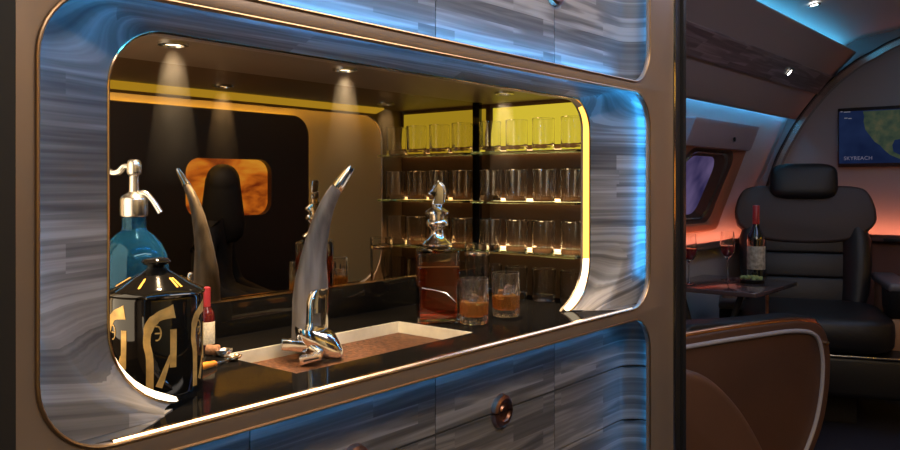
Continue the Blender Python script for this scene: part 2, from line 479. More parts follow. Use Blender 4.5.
for i in range(4):
    y0, y1 = ys[i], ys[i + 1]
    u = thing('drawer_unit', low_label[i], 'drawers', (XD - .16, (y0 + y1) / 2, -1.12), group='drawer columns under the counter')
    for j in range(5):
        d = obj('drawer', front(y0, y1, zs[j + 1], zs[j], i == 0, i == 3), WOOD, u, smooth=30)
        if i in (1, 2) and j in (0, 1): obj('knob', half_knob((XD, (y0 + y1) / 2, zs[1]), 'z', 1 if j == 0 else -1), COPPER, d)
    c = B(); box(c, XM, XD - .022, y0 + .004 + (.03 if i == 0 else 0), y1 - .004 - (.03 if i == 3 else 0), -1.115, -.352); obj('carcass', c, BLACKM, u)

# ------------------------------------------------------------------ worktop with the sunk tray
TX0, TX1, TY0, TY1 = -1.216, -1.003, .825, 1.286
wt = thing('worktop', 'glossy black worktop of the bar with a bright bronze front edge', 'worktop', (-1.12, 1.1, -.3165))
b = B()
def slab(x0, x1, y0, y1): box(b, x0, x1, y0, y1, -.316, ZC)
slab(XM + .0075, TX0, NY0 + .001, NY1 - .001); slab(TX0, TX1, NY0 + .001, TY0); slab(TX0, TX1, TY1, NY1 - .001)
prism(b, [Vector((x, y, -.316)) for x, y in ((-.9125, .508), (-.935, .543), (-.957, .572), (-.9985, .640), (TX1, .640), (TX1, 1.612), (-.9985, 1.612), (-.957, 1.683), (-.935, 1.712), (-.9125, 1.747))], (0, 0, -.302 + .316))
m, t, o = nt('black_worktop')
d_ = t.nodes.new('ShaderNodeBsdfDiffuse'); d_.inputs[0].default_value = (.006, .0055, .005, 1)
g_ = t.nodes.new('ShaderNodeBsdfGlossy'); g_.inputs[0].default_value = (1, 1, 1, 1); g_.inputs['Roughness'].default_value = .06
x_ = t.nodes.new('ShaderNodeMixShader'); x_.inputs[0].default_value = .075
t.links.new(d_.outputs[0], x_.inputs[1]); t.links.new(g_.outputs[0], x_.inputs[2]); t.links.new(x_.outputs[0], o.inputs[0])
obj('slab', b, m, wt, smooth=0)
b = B(); prism(b, [Vector((x, .470, z)) for x, z in ((-.9120, -.3034), (-.9024, -.3034), (-.9048, ZC + .0010), (-.9120, ZC + .0010))], (0, 1.315, 0)); obj('front_edge', b, BRASS, wt, smooth=0)

tr = thing('drip_tray', 'sunken tray in the black worktop with pale metal sides and a hammered copper floor', 'tray', (-1.1, 1.05, -.33))
b = B()
e = .0012
def wall(p, q, w):
    box(b, min(p[0], q[0]), max(p[0], q[0]), min(p[1], q[1]), max(p[1], q[1]), -.331, ZC - .0006 - .003 * w)
wall((TX0 + e, TY0 + e), (TX0 + .005, TY1 - e), 0); wall((TX1 - .005, TY0 + e), (TX1 - e, TY1 - e), 1)
wall((TX0 + .005, TY0 + e), (TX1 - .005, TY0 + .005), 1); wall((TX0 + .005, TY1 - .005), (TX1 - .005, TY1 - e), 0)
obj('tray_wall', b, MARBLE, tr)
b = B(); box(b, TX0 + .005, TX1 - .005, TY0 + .005, TY1 - .005, -.331, -.3265); obj('tray_floor', b, HAMMER, tr)
FZ = -.3262

# ------------------------------------------------------------------ horn tap
TY = 1.009
def tt(u): return TY / (CT + ST * (u - 450) / 800)
def hp(u, v, dt=0): return spot(u, v, tt(u) + dt)
base = hp(311, 357); base.z = FZ
tap = thing('horn_tap', 'curved grey horn bar tap with chrome tip and clamp, standing in the copper tray', 'tap', tuple(base))
R_ = Vector((CT, ST, 0)); F_ = Vector((-ST, CT, 0))
secs = [(341, 291.5, 327), (325, 292, 327), (300, 292.5, 328), (280, 295, 328), (260, 300, 326.7), (240, 305.5, 328.5), (220, 312.5, 331.5), (205, 319.5, 335.5), (195, 325.5, 339.5), (188, 331, 343)]
loops = []
for v, a, c in secs:
    k = (341 - v) / 153
    tilt = -.75 * max(0, (k - .35)) / .65            # the sections lean over as the horn bends
    m_ = hp((a + c) / 2, v); w = (c - a) / 2 / 800 * tt((a + c) / 2)
    ax = R_ * math.cos(tilt) + Vector((0, 0, 1)) * math.sin(tilt)
    loops.append([m_ + w * math.cos(q) * ax + .82 * w * math.sin(q) * F_ for q in [2 * PI * i / 28 for i in range(28)]])
L2 = []
for a, c in zip(loops, loops[1:]):
    for s in (0, .5): L2.append([p.lerp(q, s) for p, q in zip(a, c)])
L2.append(loops[-1])
b = B(); loft(b, L2, True, True, True); obj('horn', b, HORN, tap, smooth=60)
# chrome tip
last = loops[-1]; cen = sum(last, Vector()) / len(last); top = hp(352, 166)
tl = []
for s, g in ((0, 1.10), (.04, 1.14), (.3, .98), (.7, .80), (.9, .68), (.98, .45)):
    tl.append([cen.lerp(top, s) + (p - cen) * g for p in last])
b = B(); loft(b, tl, True, True, True); obj('tip_cap', b, CHROME, tap, smooth=60)
# chrome sleeve half-wrapped over the lower front
sl = []
for v, a0, a1, g in ((347, 308, 328.5, .004), (300, 309, 329, .004), (290, 312, 329.5, .004), (287, 318, 330, .003)):
    row = []
    for i in range(9):
        s = i / 8; u = a0 + (a1 - a0) * s
        row.append(spot(u, v, tt(318)) - F_ * (.0275 * math.sin(PI * (.28 + .62 * s)) * (1 if v > 291 else .96) + g))
    sl.append(row)
for row in list(sl)[::-1]: pass
b = B(); loft(b, [r + [p + F_ * .004 for p in r[::-1]] for r in sl], True, True, True); obj('sleeve', b, CHROME, tap, smooth=60)
b = B(); q = [spot(u, v, 1.462) for u, v in ((313, 326), (321, 326), (321, 313), (313, 313))]; prism(b, q, -F_ * .004); obj('push_button', b, SATIN, tap)
# flared clamp
cl = []
for v, a, c, g in ((356, 309, 340, .6), (352, 304, 344, .8), (346, 299, 343, .95), (338, 296, 339, 1.0), (331, 295, 335, .95), (328, 296, 331, .9)):
    m_ = spot((a + c) / 2, v, 1.485); w = (c - a) / 2 / 800 * 1.485
    tiltv = -.16
    ax = R_ + Vector((0, 0, tiltv))
    cl.append([m_ + w * math.cos(q) * ax + g * .036 * math.sin(q) * F_ for q in [2 * PI * i / 32 for i in range(32)]])
b = B(); loft(b, cl, True, True, True); obj('clamp', b, CHROME, tap, smooth=50)
b = B(); q = [spot(u, v, 1.455) for u, v in ((281, 350.5), (281.5, 339.5), (303, 341.5), (309, 346), (306, 353))]; prism(b, q, F_ * .022, .0025); obj('lever', b, CHROME, tap)
bs = B(); foot = [spot(u, v, 1.425) for u, v in ((299, 357.5), (321.5, 353), (321, 360), (300, 366))]
prism(bs, foot, F_ * .03, .0015); spt = obj('spout', bs, SILVER, tap)
bs = B(); prism(bs, [spot(u, v, 1.4248) for u, v in ((303.5, 360.3), (319, 357.2), (319, 358.6), (303.5, 362.0))], -F_ * .001); obj('slot', bs, BLACKM, spt)
bs = B(); box(bs, base.x - .013, base.x + .013, base.y - .013, base.y + .013, FZ, FZ + .034, .003); obj('foot', bs, CHROME, tap)

# ------------------------------------------------------------------ glassware
def tumbler_bm(r, h, wall=.0022, floor=.010, flutes=0, depth=.03, n=48):
    b = B()
    fl = (lambda a, z: (depth * math.cos(flutes * a) if .006 < z < h * .82 else 0)) if flutes else None
    ro = [(0, 0), (r * .88, 0), (r * .93, .002), (r * .95, .007), (r * .96, h * .25), (r * .98, h * .6), (r * .99, h * .83), (r, h - .001), (r - wall * .5, h), (r - wall, h - .001)]
    ri = [(r * .97 - wall, h * .6), (r * .93 - wall, floor + .006), (r * .82, floor), (0, floor)]
    lathe(b, ro[:8], (0, 0, 0), n, fl); m0 = len(b.verts)
    lathe(b, ro[7:] + ri, (0, 0, 0), n)
    bmesh.ops.remove_doubles(b, verts=b.verts, dist=1e-5)
    return b
row_names = {0: 'top shelf', 1: 'middle shelf', 2: 'lowest shelf', 3: 'worktop'}
shelf_z = [.0868, -.0452, -.1785, ZC]
GX = [-1.309, -1.223, -1.137, -1.052]
near = ['against the mirror', 'second from the mirror', 'third from the mirror', 'at the front, beside the lit edge']
SHELFLED = glow('shelf_led', (1.0, .64, .30), 5)
sg = glass('shelf_glass', (.80, .88, .80))
for j, z in enumerate(shelf_z[:3]):
    b = B(); prism(b, [Vector((x, y, z - .006)) for x, y in ((XM + .014, 1.705), (-1.018, 1.705), (-1.018, NY1 - .010), (XM + .014, NY1 - .010))], (0, 0, .0058), .0006)
    ls = B(); box(ls, XM + .02, -1.03, NY1 - .009, NY1 - .0005, z + .0004, z + .0055); obj('shelf_light', ls, SHELFLED, bar)
    sh = obj('glass_shelf', b, sg, smooth=0)
    tag(sh, ['topmost clear glass shelf on the end panel, under the yellow glow', 'middle clear glass shelf on the end panel of the niche', 'lowest clear glass shelf on the end panel, nearest the worktop'][j], 'shelf', 'glass shelves in the niche')
CUT = milky('cut_glass', (1, 1, 1), (1, .88, .70), .012)
g0 = None
for j, z in enumerate(shelf_z):
    for i, x in enumerate(GX):
        lab = 'clear glass tumbler on the %s, %s' % (row_names[j], near[i])
        if g0 is None:
            g0 = obj('shelf_tumbler', tumbler_bm(.0305, .083, n=60, flutes=10, depth=.012, floor=.014, wall=.003), GLASS, smooth=40); g = g0
        else:
            g = g0.copy(); C.objects.link(g)
        g.location = (x, 1.748 + (.003 if (i + j) % 2 else 0), z + .0002)
        tag(g, lab, 'glass', 'clear tumblers on the shelves')

def whisky_glass(u, v, t, h, label, seed):
    p = spot(u, v, t); p.z = ZC + .0002
    r = .0318
    root = thing('whisky_tumbler', label, 'glass', tuple(p), group='whisky tumblers on the worktop')
    obj('cut_glass', tumbler_bm(r, h, flutes=14, depth=.035, n=96, wall=.003, floor=.016), CUT, root, local=True, smooth=30)
    b = B(); lathe(b, [(0, .0163), (r * .80, .0163), (r * .865, .023), (r * .885, h * .47), (r * .885, h * .48), (0, h * .48)], n=40)
    obj('whisky', b, WHISKY, root, local=True, smooth=40)
    rnd = random.Random(seed)
    for k in range(3):
        b = B(); t_ = bmesh.new(); bmesh.ops.create_cube(t_, size=.019)
        bmesh.ops.bevel(t_, geom=t_.edges[:], offset=.0035, segments=2, affect='EDGES')
        a = k * 2.1 + seed
        merge(b, t_, Matrix.Translation((.0105 * math.cos(a), .0105 * math.sin(a), h * (.50, .62, .56)[k])) @ Matrix.Rotation(rnd.uniform(0, 3), 4, 'Z') @ Matrix.Rotation(rnd.uniform(.2, .8), 4, 'X'))
        obj('ice_cube', b, ICE, root, local=True)
WHISKY = milky('whisky', (.98, .62, .22), (1.0, .52, .12), .20, 1.34)
BOURBON = milky('decanter_whisky', (.90, .36, .12), (.50, .11, .02), .10, 1.34)
ICE = glass('ice', (.97, .97, 1), .12, 1.31)
whisky_glass(474, 323, 1.738, .098, 'cut glass tumbler of whisky and ice nearer the decanter, beside the tray corner', 1)
whisky_glass(506, 316, 1.832, .100, 'cut glass tumbler of whisky and ice standing apart, farther from the decanter', 4)
p = spot(477, 307, 1.95); p.z = ZC + .0002
mg = thing('mixing_glass', 'tall clear mixing glass behind the two whisky tumblers', 'glass', tuple(p))
obj('glass_body', tumbler_bm(.030, .158, wall=.0025, floor=.014), GLASS, mg, local=True, smooth=40)
b = B(); lathe(b, [(.0308, .128), (.0314, .130), (.0314, .134), (.0308, .136)], n=40); obj('rim_band', b, SILVER, mg, local=True)

# decanter
p = spot(437, 319, 1.772); p.z = ZC + .0002
dec = thing('decanter', 'square glass decanter of amber whisky with a chess knight stopper', 'decanter', tuple(p), TH + .10)
W = .0455
def sq(w, z, r=.006): return [Vector((x, y, z)) for x, y in rr(-w, w, -w, w, r, 4)]
b = B()
loft(b, [sq(W * .9, 0), sq(W, .003), sq(W, .150), sq(W * .97, .157), sq(W * .62, .163, .02), sq(W * .40, .168, .017), sq(W * .36, .180, .016), sq(W * .30, .180, .0135), sq(W * .34, .166, .015), sq(W * .58, .158, .02), sq(W * .90, .152), sq(W * .91, .010), sq(W * .84, .008)], True, True, True)
obj('glass_body', b, GLASS, dec, local=True, smooth=40)
b = B(); loft(b, [sq(W * .83, .0083), sq(W * .905, .0105), sq(W * .905, .122)], True, True, True); obj('whisky', b, BOURBON, dec, local=True, smooth=40)
b = B(); box(b, -W * .97, W * .97, -W - .0012, -W - .0002, .1222, .1236); obj('fill_line', b, BRASS, dec, local=True)
b = B(); tube(b, [(-W * .8, -W - .001, .078), (-W * .1, -W - .001, .072), (W * .35, -W - .001, .066), (W * .85, -W - .001, .044)], .0012, 6); obj('silver_line', b, SILVER, dec, local=True)  # thin silver line across the front face
st = B(); lathe(st, [(0, .1665), (.033, .1665), (.034, .170), (.030, .174), (.020, .181), (.0155, .190), (.014, .200), (.017, .205), (.0235, .210), (.025, .216), (.0225, .222), (.016, .226), (.019, .230), (.0265, .236), (.0265, .241), (.018, .247), (.0115, .251), (.012, .256), (0, .257)], n=32)
so = obj('stopper', st, SILVER, dec, local=True, smooth=40)
hd = [(-.012, .255), (.013, .255), (.016, .268), (.017, .282), (.014, .296), (.007, .305), (.002, .311), (0, .304), (-.006, .302), (-.012, .292), (-.019, .284), (-.020, .279), (-.015, .276), (-.010, .280), (-.004, .280), (-.006, .274), (-.011, .266)]
kb = B(); prism(kb, [Vector((x, -.009, z)) for x, z in smoothline(hd + [hd[0]], 3)[:-1]], (0, .018, 0), .004); obj('knight_head', kb, SILVER, so, local=True)
mn = B(); prism(mn, [Vector((x, -.004, z)) for x, z in [(.013, .262), (.0195, .272), (.0205, .285), (.017, .298), (.009, .307), (.006, .305), (.014, .294), (.0165, .281)]], (0, .008, 0), .001); obj('mane', mn, SILVER, so, local=True)

# canister
GLINT = pbr('lid_glint', (.95, .50, .08), .35, .2)  # colour of the light reflections painted on the lid as orange streaks
cp = spot(156, 388, 1.185); cp.z = ZC + .0002
can = thing('canister', 'glossy black lidded canister printed with gold motifs at the near end of worktop', 'canister', tuple(cp))
CR, CH = .0665, .140
b = B(); lathe(b, [(0, 0), (CR * .97, 0), (CR, .003), (CR, CH - .004), (CR * .98, CH), (0, CH)], n=64); obj('body', b, BLACKG, can, local=True, smooth=40)
ld = B(); lathe(ld, [(0, CH + .0005), (CR * 1.03, CH + .0005), (CR * 1.045, CH + .003), (CR * 1.02, CH + .006), (CR * .8, CH + .0135), (CR * .5, CH + .0255), (CR * .30, CH + .0335), (CR * .22, CH + .0360), (CR * .20, CH + .038), (0, CH + .038)], n=64)
ldo = obj('lid', ld, BLACKG, can, local=True, smooth=40)
kn = B(); lathe(kn, [(0, CH + .0385), (CR * .2, CH + .0385), (CR * .17, CH + .041), (CR * .27, CH + .0435), (CR * .32, CH + .047), (CR * .27, CH + .051), (CR * .12, CH + .053), (0, CH + .053)], n=32); obj('knob', kn, BLACKG, ldo, local=True, smooth=40)
mo = B()
def ribbon(path, wd, rad=CR + .0005):
    P = [Vector((a, z)) for a, z in path]; L = []
    for i, q in enumerate(P):
        d = (P[min(i + 1, len(P) - 1)] - P[max(i - 1, 0)]); d = Vector((d.x * CR, d.y)).normalized(); nn = Vector((-d.y, d.x))
        w = wd[i] if isinstance(wd, list) else wd
        row = []
        for s in (-1, 1):
            a = q.x + s * nn.x * w / CR; z = q.y + s * nn.y * w
            row.append(Vector((rad * math.cos(a), rad * math.sin(a), z)))
        L.append(row)
    loft(mo, L, False)
for k in range(6):
    a0 = -.45 + k * PI / 3
    hook = smoothline([(a0 - .20, .008, 0), (a0 - .20, .056, 0), (a0 - .26, .080, 0), (a0 - .20, .103, 0), (a0 - .02, .1155, 0), (a0 + .20, .120, 0), (a0 + .30, .1215, 0)], 4)
    nH = len(hook)
    ribbon([(q.x, q.y) for q in hook], [.0050 + .0058 * max(0, (i / nH - .5)) / .5 + (.0016 if .4 < i / nH < .6 else 0) for i in range(nH)])
    ribbon([(a0 + .28, .096), (a0 + .28, .070), (a0 + .27, .042)], .0046)
    ribbon([(a0 + .22, .060), (a0 + .14, .045), (a0 + .04, .026), (a0 - .02, .016)], [.002, .003, .0042, .0048])
    ribbon([(a0 - .06 + .085 * math.cos(q), .092 + .010 * math.sin(q)) for q in [-1.9 + 3.8 * i / 10 for i in range(11)]], .0011)
    ribbon([(a0 - .10, .092), (a0 + .02, .092)], .0010)
obj('gold_print', mo, GOLD, can, local=True, smooth=0)
for k in range(6):
    a = -2.0 + k * PI / 3
    for da in (-.06, .06) if k % 2 == 0 else (0,):
        fl = B(); L = []
        for s in (0, .5, 1):
            r_, z_ = CR * (.82 - .30 * s), CH + .01275 + .0120 * s
            L.append([Vector(((r_ + .0008) * math.cos(a + da + q), (r_ + .0008) * math.sin(a + da + q), z_ + .0008)) for q in (-.035 - .01 * s, .035 + .01 * s)])
        loft(fl, L, False); obj('lid_glint', fl, GLINT, ldo, local=True, smooth=0)

# soda siphon
sp = spot(134, 372, 1.30); sp.z = ZC + .0002
sx = thing('soda_siphon', 'blue glass soda siphon with a chrome lever head behind the black canister', 'siphon', tuple(sp), TH)
b = B()
outl = [(0, .0), (.050, 0), (.054, .006), (.054, .165), (.051, .186), (.042, .205), (.030, .219), (.0205, .226), (.0185, .232), (.0185, .248)]
inl = [(.0155, .248), (.0155, .230), (.0275, .216), (.039, .202), (.048, .184), (.051, .164), (.051, .008), (0, .006)]
lathe(b, outl + inl, n=48); obj('bottle', b, BLUEG, sx, local=True, smooth=40)
b = B(); lathe(b, [(0, .249), (.0200, .249), (.0215, .252), (.0215, .276), (.0200, .281), (.013, .286), (.0080, .289), (.0074, .315), (.0105, .318), (.0115, .322), (.0115, .334), (.009, .340), (.004, .342), (0, .342)], n=32); hd_ = obj('head', b, SATIN, sx, local=True, smooth=40)
b = B(); tube(b, smoothline([(.006, 0, .283), (.018, 0, .286), (.030, 0, .275), (.043, 0, .255)], 5), [.0052, .0055, .006, .006, .0058, .0055, .0053, .005, .0048, .0048, .0048, .0048, .0048, .0048, .0048, .0048], 12); obj('spout', b, SATIN, hd_, local=True)
b = B(); P = smoothline([(-.006, 0, .331), (-.016, 0, .330), (-.024, 0, .322), (-.034, 0, .320), (-.043, 0, .324)], 5)
tube(b, P, [.004 + .0016 * math.sin(PI * i / len(P)) for i in range(len(P))], 10); obj('lever', b, SATIN, hd_, local=True)

# miniature bottle
mp_ = spot(207, 349.5, 1.462); mp_.z = ZC + .0002
mb = thing('miniature_bottle', 'small bottle with a red neck and cream label behind the canister', 'bottle', tuple(mp_))
b = B(); lathe(b, [(0, 0), (.0125, 0), (.0135, .002), (.0135, .060), (.0115, .069), (.0062, .077), (.0055, .082), (.0055, .098), (0, .098)], n=24)
obj('glass_body', b, pbr('dark_wine_glass', (.10, .012, .012), .08, trans=.3), mb, local=True, smooth=40)
b = B(); lathe(b, [(.0137, .010), (.0140, .011), (.0140, .050), (.0137, .051)], n=24); obj('label', b, pbr('cream_label', (.62, .57, .44), .6, vary=.2, vscale=300), mb, local=True, smooth=40)
b = B(); lathe(b, [(.0062, .078), (.0064, .080), (.0064, .112), (.004, .114), (0, .114)], n=20); obj('red_capsule', b, pbr('red_foil', (.34, .03, .04), .32), mb, local=True, smooth=40)
# cork and bar knife
q = spot(213, 354, 1.41); q.z = ZC + .0002
ck = thing('pulled_cork', 'crumpled brown cork and foil lying beside the tray end near the small bottle', 'cork', tuple(q), .6)
b = B(); lathe(b, [(0, -.011), (.0085, -.011), (.0092, -.008), (.0086, 0), (.0095, .008), (.0085, .011), (0, .011)], n=18)
bmesh.ops.rotate(b, verts=b.verts, matrix=Matrix.Rotation(PI / 2, 3, 'Y')); bmesh.ops.translate(b, verts=b.verts, vec=(0, 0, .0097)); obj('cork', b, pbr('cork', (.30, .15, .075), .7, bump=.5, bscale=300, vary=.3, vscale=150), ck, local=True)
b = B(); rnd = random.Random(3)
lathe(b, [(.004, .001), (.009, .0015), (.013, .0035), (.016, .009), (.0155, .0095), (.012, .005), (.004, .002)], (.021, -.004, 0), 14)
for v in b.verts: v.co.z += rnd.uniform(0, .003)
obj('foil', b, SILVER, ck, local=True)
q0 = on_z(199, 371.5, ZC); q1 = on_z(238, 359.0, ZC)
kn_ = thing('bar_spoon', 'amber handled bar spoon lying on the black worktop beside the tray', 'spoon', (q0.x, q0.y, ZC + .0002), math.atan2((q1 - q0).y, (q1 - q0).x))
b = B(); Lk = (q1 - q0).length
tube(b, [(0, 0, .006), (.012, 0, .0066), (Lk * .38, 0, .0052), (Lk * .42, 0, .004)], [.0046, .0058, .0048, .003], 12); obj('handle', b, pbr('amber_handle', (.75, .26, .03), .2, coat=.5), kn_, local=True)
b = B(); tube(b, [(Lk * .42, 0, .004), (Lk * .78, 0, .0032)], [.0026, .0018], 8); obj('neck', b, SILVER, kn_, local=True)
b = B(); lathe(b, [(0, .001), (.007, .0015), (.011, .004), (.0125, .0075), (.0118, .0075), (.010, .0048), (.006, .003), (0, .0025)], (Lk * .88, 0, 0), 20)
for v in b.verts: v.co.x = Lk * .88 + (v.co.x - Lk * .88) * 1.4
obj('bowl', b, BRASS, kn_, local=True)


# the thin haze in the niche that shows the lamp beams
m, t, o = nt('beam_haze')
tc_ = t.nodes.new('ShaderNodeTexCoord'); sx_ = t.nodes.new('ShaderNodeSeparateXYZ'); mr = t.nodes.new('ShaderNodeMapRange')
mr.inputs['From Min'].default_value = .0; mr.inputs['From Max'].default_value = -.22; mr.inputs['To Min'].default_value = .15; mr.inputs['To Max'].default_value = .0
vs_ = t.nodes.new('ShaderNodeVolumeScatter'); vs_.inputs['Color'].default_value = (1, .95, .85, 1)
t.links.new(tc_.outputs['Object'], sx_.inputs[0]); t.links.new(sx_.outputs[2], mr.inputs[0]); t.links.new(mr.outputs[0], vs_.inputs['Density']); t.links.new(vs_.outputs[0], o.inputs['Volume'])
for y, lab in ((.70, 'soft beam of light under the niche downlight above the canister'), (1.07, 'soft beam of light under the niche downlight above the horn tap'), (1.60, 'soft beam of light under the niche downlight above the whisky tumblers')):
    f = B(); lathe(f, [(0, 0), (.017, 0), (.047, -.22), (0, -.22)], n=24)
    o_ = obj('light_beam', f, m); o_.location = (-1.155, y, NZ - .0085)
    tag(o_, lab, 'light beam', 'beams of light in the niche', 'stuff')

# ------------------------------------------------------------------ THE CABIN
YB_, YN = 5.30, -1.6            # bulkhead, near end
WALLC = pbr('cabin_wall', (.42, .43, .46), .55, bump=.04, bscale=300)
CEIL = pbr('cabin_ceiling', (.55, .56, .58), .5)
BIN = pbr('bin_face', (.26, .245, .255), .5)
DARKP = pbr('dark_panel', (.035, .026, .020), .45)
CARPET = pbr('carpet', (.006, .008, .024), .9, bump=.6, bscale=500)
AMBERW = pbr('warm_cream_wall', (.70, .58, .30), .55)

def run(name, prof, y0, y1, mat, ny=1, **k):
    b = B(); loft(b, [[Vector((x, y0 + (y1 - y0) * i / ny, z)) for x, z in prof] for i in range(ny + 1)], False)
    return struct(name, b, mat, smooth=40, recalc=False, **k)

b = B(); box(b, -2.0, 1.62, YN, YB_, FLOOR - .03, FLOOR); struct('floor', b, CARPET)
wallp = smoothline([(-1.74, FLOOR, 0), (-1.84, -.80, 0), (-1.87, -.40, 0), (-1.82, -.10, 0), (-1.71, .15, 0), (-1.60, .42, 0)], 5)
run('wall_left', [(p.x, p.y) for p in wallp], 2.06, YB_, WALLC)
# locker run over the windows, with an inlaid strip
lk = thing('overhead_locker', 'grey slanted overhead locker above the cabin window with an inlaid dark strip', 'locker', (-1.4, 3.7, .5))
binp = [(p.x, p.y) for p in smoothline([(-1.56, .46, 0), (-1.545, .41, 0), (-1.535, .405, 0), (-1.50, .44, 0), (-1.36, .615, 0), (-1.25, .735, 0), (-1.195, .792, 0), (-1.22, .80, 0)], 4)]
b = B(); loft(b, [[Vector((x, y, z)) for x, z in binp] for y in (2.06, YB_ - .03)], False); obj('locker_face', b, BIN, lk, smooth=40, recalc=False)
b = B()
def on_bin(s, o=0): return (-1.50 + s * .25 + o * .76, .44 + s * .295 - o * .65)
lo, hi = on_bin(.38, .004), on_bin(.73, .004)
lo0, hi0 = on_bin(.38, -.004), on_bin(.73, -.004)
loft(b, [[Vector((x, y, z)) for x, z in (lo0, lo, hi, hi0)] for y in (2.06, YB_ - .035)], True, True, True)
obj('inlay_strip', b, wood('grey_inlay', dark=(.05, .05, .06), mid=(.14, .14, .16), light=(.22, .22, .25)), lk, smooth=0)
# ceiling with coves
ceilp = smoothline([(-1.30, .81, 0), (-1.22, .865, 0), (-1.02, .905, 0), (-.70, .955, 0), (-.2, 1.0, 0), (.6, 1.0, 0), (1.62, .98, 0)], 4)
run('ceiling', [(p.x, p.y) for p in ceilp], 2.06, YB_, CEIL)
b = B(); box(b, -1.40, 1.62, YN, 2.06, 1.0, 1.03); struct('ceiling', b, CEIL)
b = B()
for x, z in ((-1.20, .801),): tube(b, [(-1.245, 2.1, .808), (-1.245, YB_ - .05, .808)], .006, 6)
tag(obj('cove_light', b, glow('teal_led', (.07, .46, .80), 10.0)), 'teal light strip in the cove above the overhead locker', 'light strip')
b = B(); tube(b, [(-1.553, 2.1, .425), (-1.553, YB_ - .05, .425)], .005, 6)
tag(obj('cove_light', b, glow('sky_led', (.09, .46, .85), 22.0)), 'blue light strip under the overhead locker washing the window wall', 'light strip')

# bulkhead at the end, wainscot, arch
b = B(); box(b, -2.0, 1.62, YB_, YB_ + .04, FLOOR, 1.05); struct('wall_far', b, pbr('bulkhead', (.24, .245, .26), .5, bump=.04, bscale=300))
b = B(); box(b, -1.66, 1.55, YB_ - .03, YB_ - .0005, FLOOR + .005, -.335); box(b, -1.66, 1.55, YB_ - .096, YB_ - .0005, -.335, -.315, .002); box(b, -1.66, 1.55, YB_ - .096, YB_ - .089, -.316, -.296, .001)
struct('trim_1', b, pbr('brown_wainscot', (.13, .06, .05), .5))
wainscot_socket = B(); box(wainscot_socket, -1.035, -.93, YB_ - .102, YB_ - .0965, -.3345, -.3165, .002)
tag(obj('wall_socket_plate', wainscot_socket, BLACKM), 'small dark socket plate on the brown wainscot ledge of the bulkhead', 'socket plate')
b = B(); tube(b, [(-1.6, YB_ - .080, -.308), (1.5, YB_ - .080, -.308)], .004, 6)
tag(obj('ledge_light', b, glow('red_led', (1.0, .20, .09), 1.5)), 'red light strip on the wainscot ledge glowing up the bulkhead', 'light strip')
b = B(); box(b, -1.865, -1.79, 2.08, YB_ - .05, -.375, -.355, .003); box(b, -1.797, -1.790, 2.08, YB_ - .05, -.356, -.336, .001)
struct('trim_2', b, pbr('side_ledge', (.14, .10, .09), .45))
b = B(); tube(b, [(-1.835, 2.1, -.350), (-1.835, YB_ - .06, -.350)], .004, 6)
tag(obj('ledge_light', b, glow('red_led_side', (1.0, .20, .09), 1.0)), 'red light strip on the side ledge glowing up the window wall', 'light strip')
arch = smoothline([(-1.745, -.34, 0), (-1.73, -.1, 0), (-1.67, .122, 0), (-1.60, .275, 0), (-1.525, .404, 0), (-1.43, .53, 0), (-1.324, .64, 0), (-1.20, .735, 0), (-1.1, .787, 0), (-.97, .848, 0), (-.7, .915, 0), (-.2, .955, 0), (.6, .96, 0)], 5)
def archband(w0, w1, d0, d1):
    b = B(); L = []
    m = len(arch)
    for i, p in enumerate(arch):
        d = arch[min(i + 1, m - 1)] - arch[max(i - 1, 0)]; d.normalize(); nn = Vector((-d.y, d.x, 0))
        a, c = p + nn * w0, p + nn * w1
        L.append([Vector((a.x, d0, a.y)), Vector((a.x, d1, a.y)), Vector((c.x, d1, c.y)), Vector((c.x, d0, c.y))])
    loft(b, L, True, True, True); return b
ar = thing('arch_trim', 'curved polished metal arch framing the bulkhead', 'trim', (-1.2, YB_ - .06, 0), kind='structure')
obj('outer_band', archband(-.010, -.001, YB_ - .085, YB_ - .03), BLACKM, ar)
obj('inner_band', archband(-.044, -.0105, YB_ - .070, YB_ - .02), SATIN, ar)

# near end and the side across the aisle, seen in the niche mirror
b = B(); box(b, -2.0, 1.62, YN - .04, YN, FLOOR, 1.05); struct('wall_near', b, DARKP)
b = B(); box(b, -.875, -.84, YN, .336, FLOOR, 1.0); box(b, -1.4, -.875, YN, .20, FLOOR, 1.0); struct('wall_near_side', b, BLACKM)
b = B(); box(b, XF + .0, -.86, .337, .3375, FLOOR, 1.0)
b.free()
b = B(); box(b, -1.37, -.893, 2.0605, 2.078, FLOOR, .999); struct('door_1', b, pbr('dark_door_edge', (.018, .018, .020), .25))
b = B(); box(b, -1.42, XF - .0, .20, 2.06, .92, 1.0); struct('trim_3', b, BLACKM)
b = B(); box(b, 1.38, 1.42, YN, YB_, FLOOR, 1.0); struct('wall_right', b, AMBERW)
# dark window bay with rounded corners, standing off the wall; window with the sunset
WX = 1.36
b = B()
y0, y1, z0, z1 = .9, 3.43, -1.24, .44
hole = rr(2.53, 3.13, -.19, .150, .085, 8)
outl = rr(y0, y1, z0, z1, [.01, .13, .13, .13], 8)
fr = [Vector((WX - .03, y, z)) for y, z in outl]; ho = [Vector((WX - .03, y, z)) for y, z in hole]
loft(b, [[Vector((WX, p.y, p.z)) for p in fr], fr, ho, [Vector((WX + .012, p.y, p.z)) for p in ho]])
wn = tag(obj('window_2', b, DARKP, smooth=30), 'dark window bay opposite the bar with a glowing sunset window, seen in the mirror', None, None, 'structure')
m, t, o = nt('sunset_sky')
tc = t.nodes.new('ShaderNodeTexCoord'); mp = t.nodes.new('ShaderNodeMapping'); mp.inputs['Scale'].default_value = (1, 2.6, 6.5)
no = t.nodes.new('ShaderNodeTexNoise'); no.inputs['Scale'].default_value = 1.6; no.inputs['Detail'].default_value = 7; no.inputs['Distortion'].default_value = .4
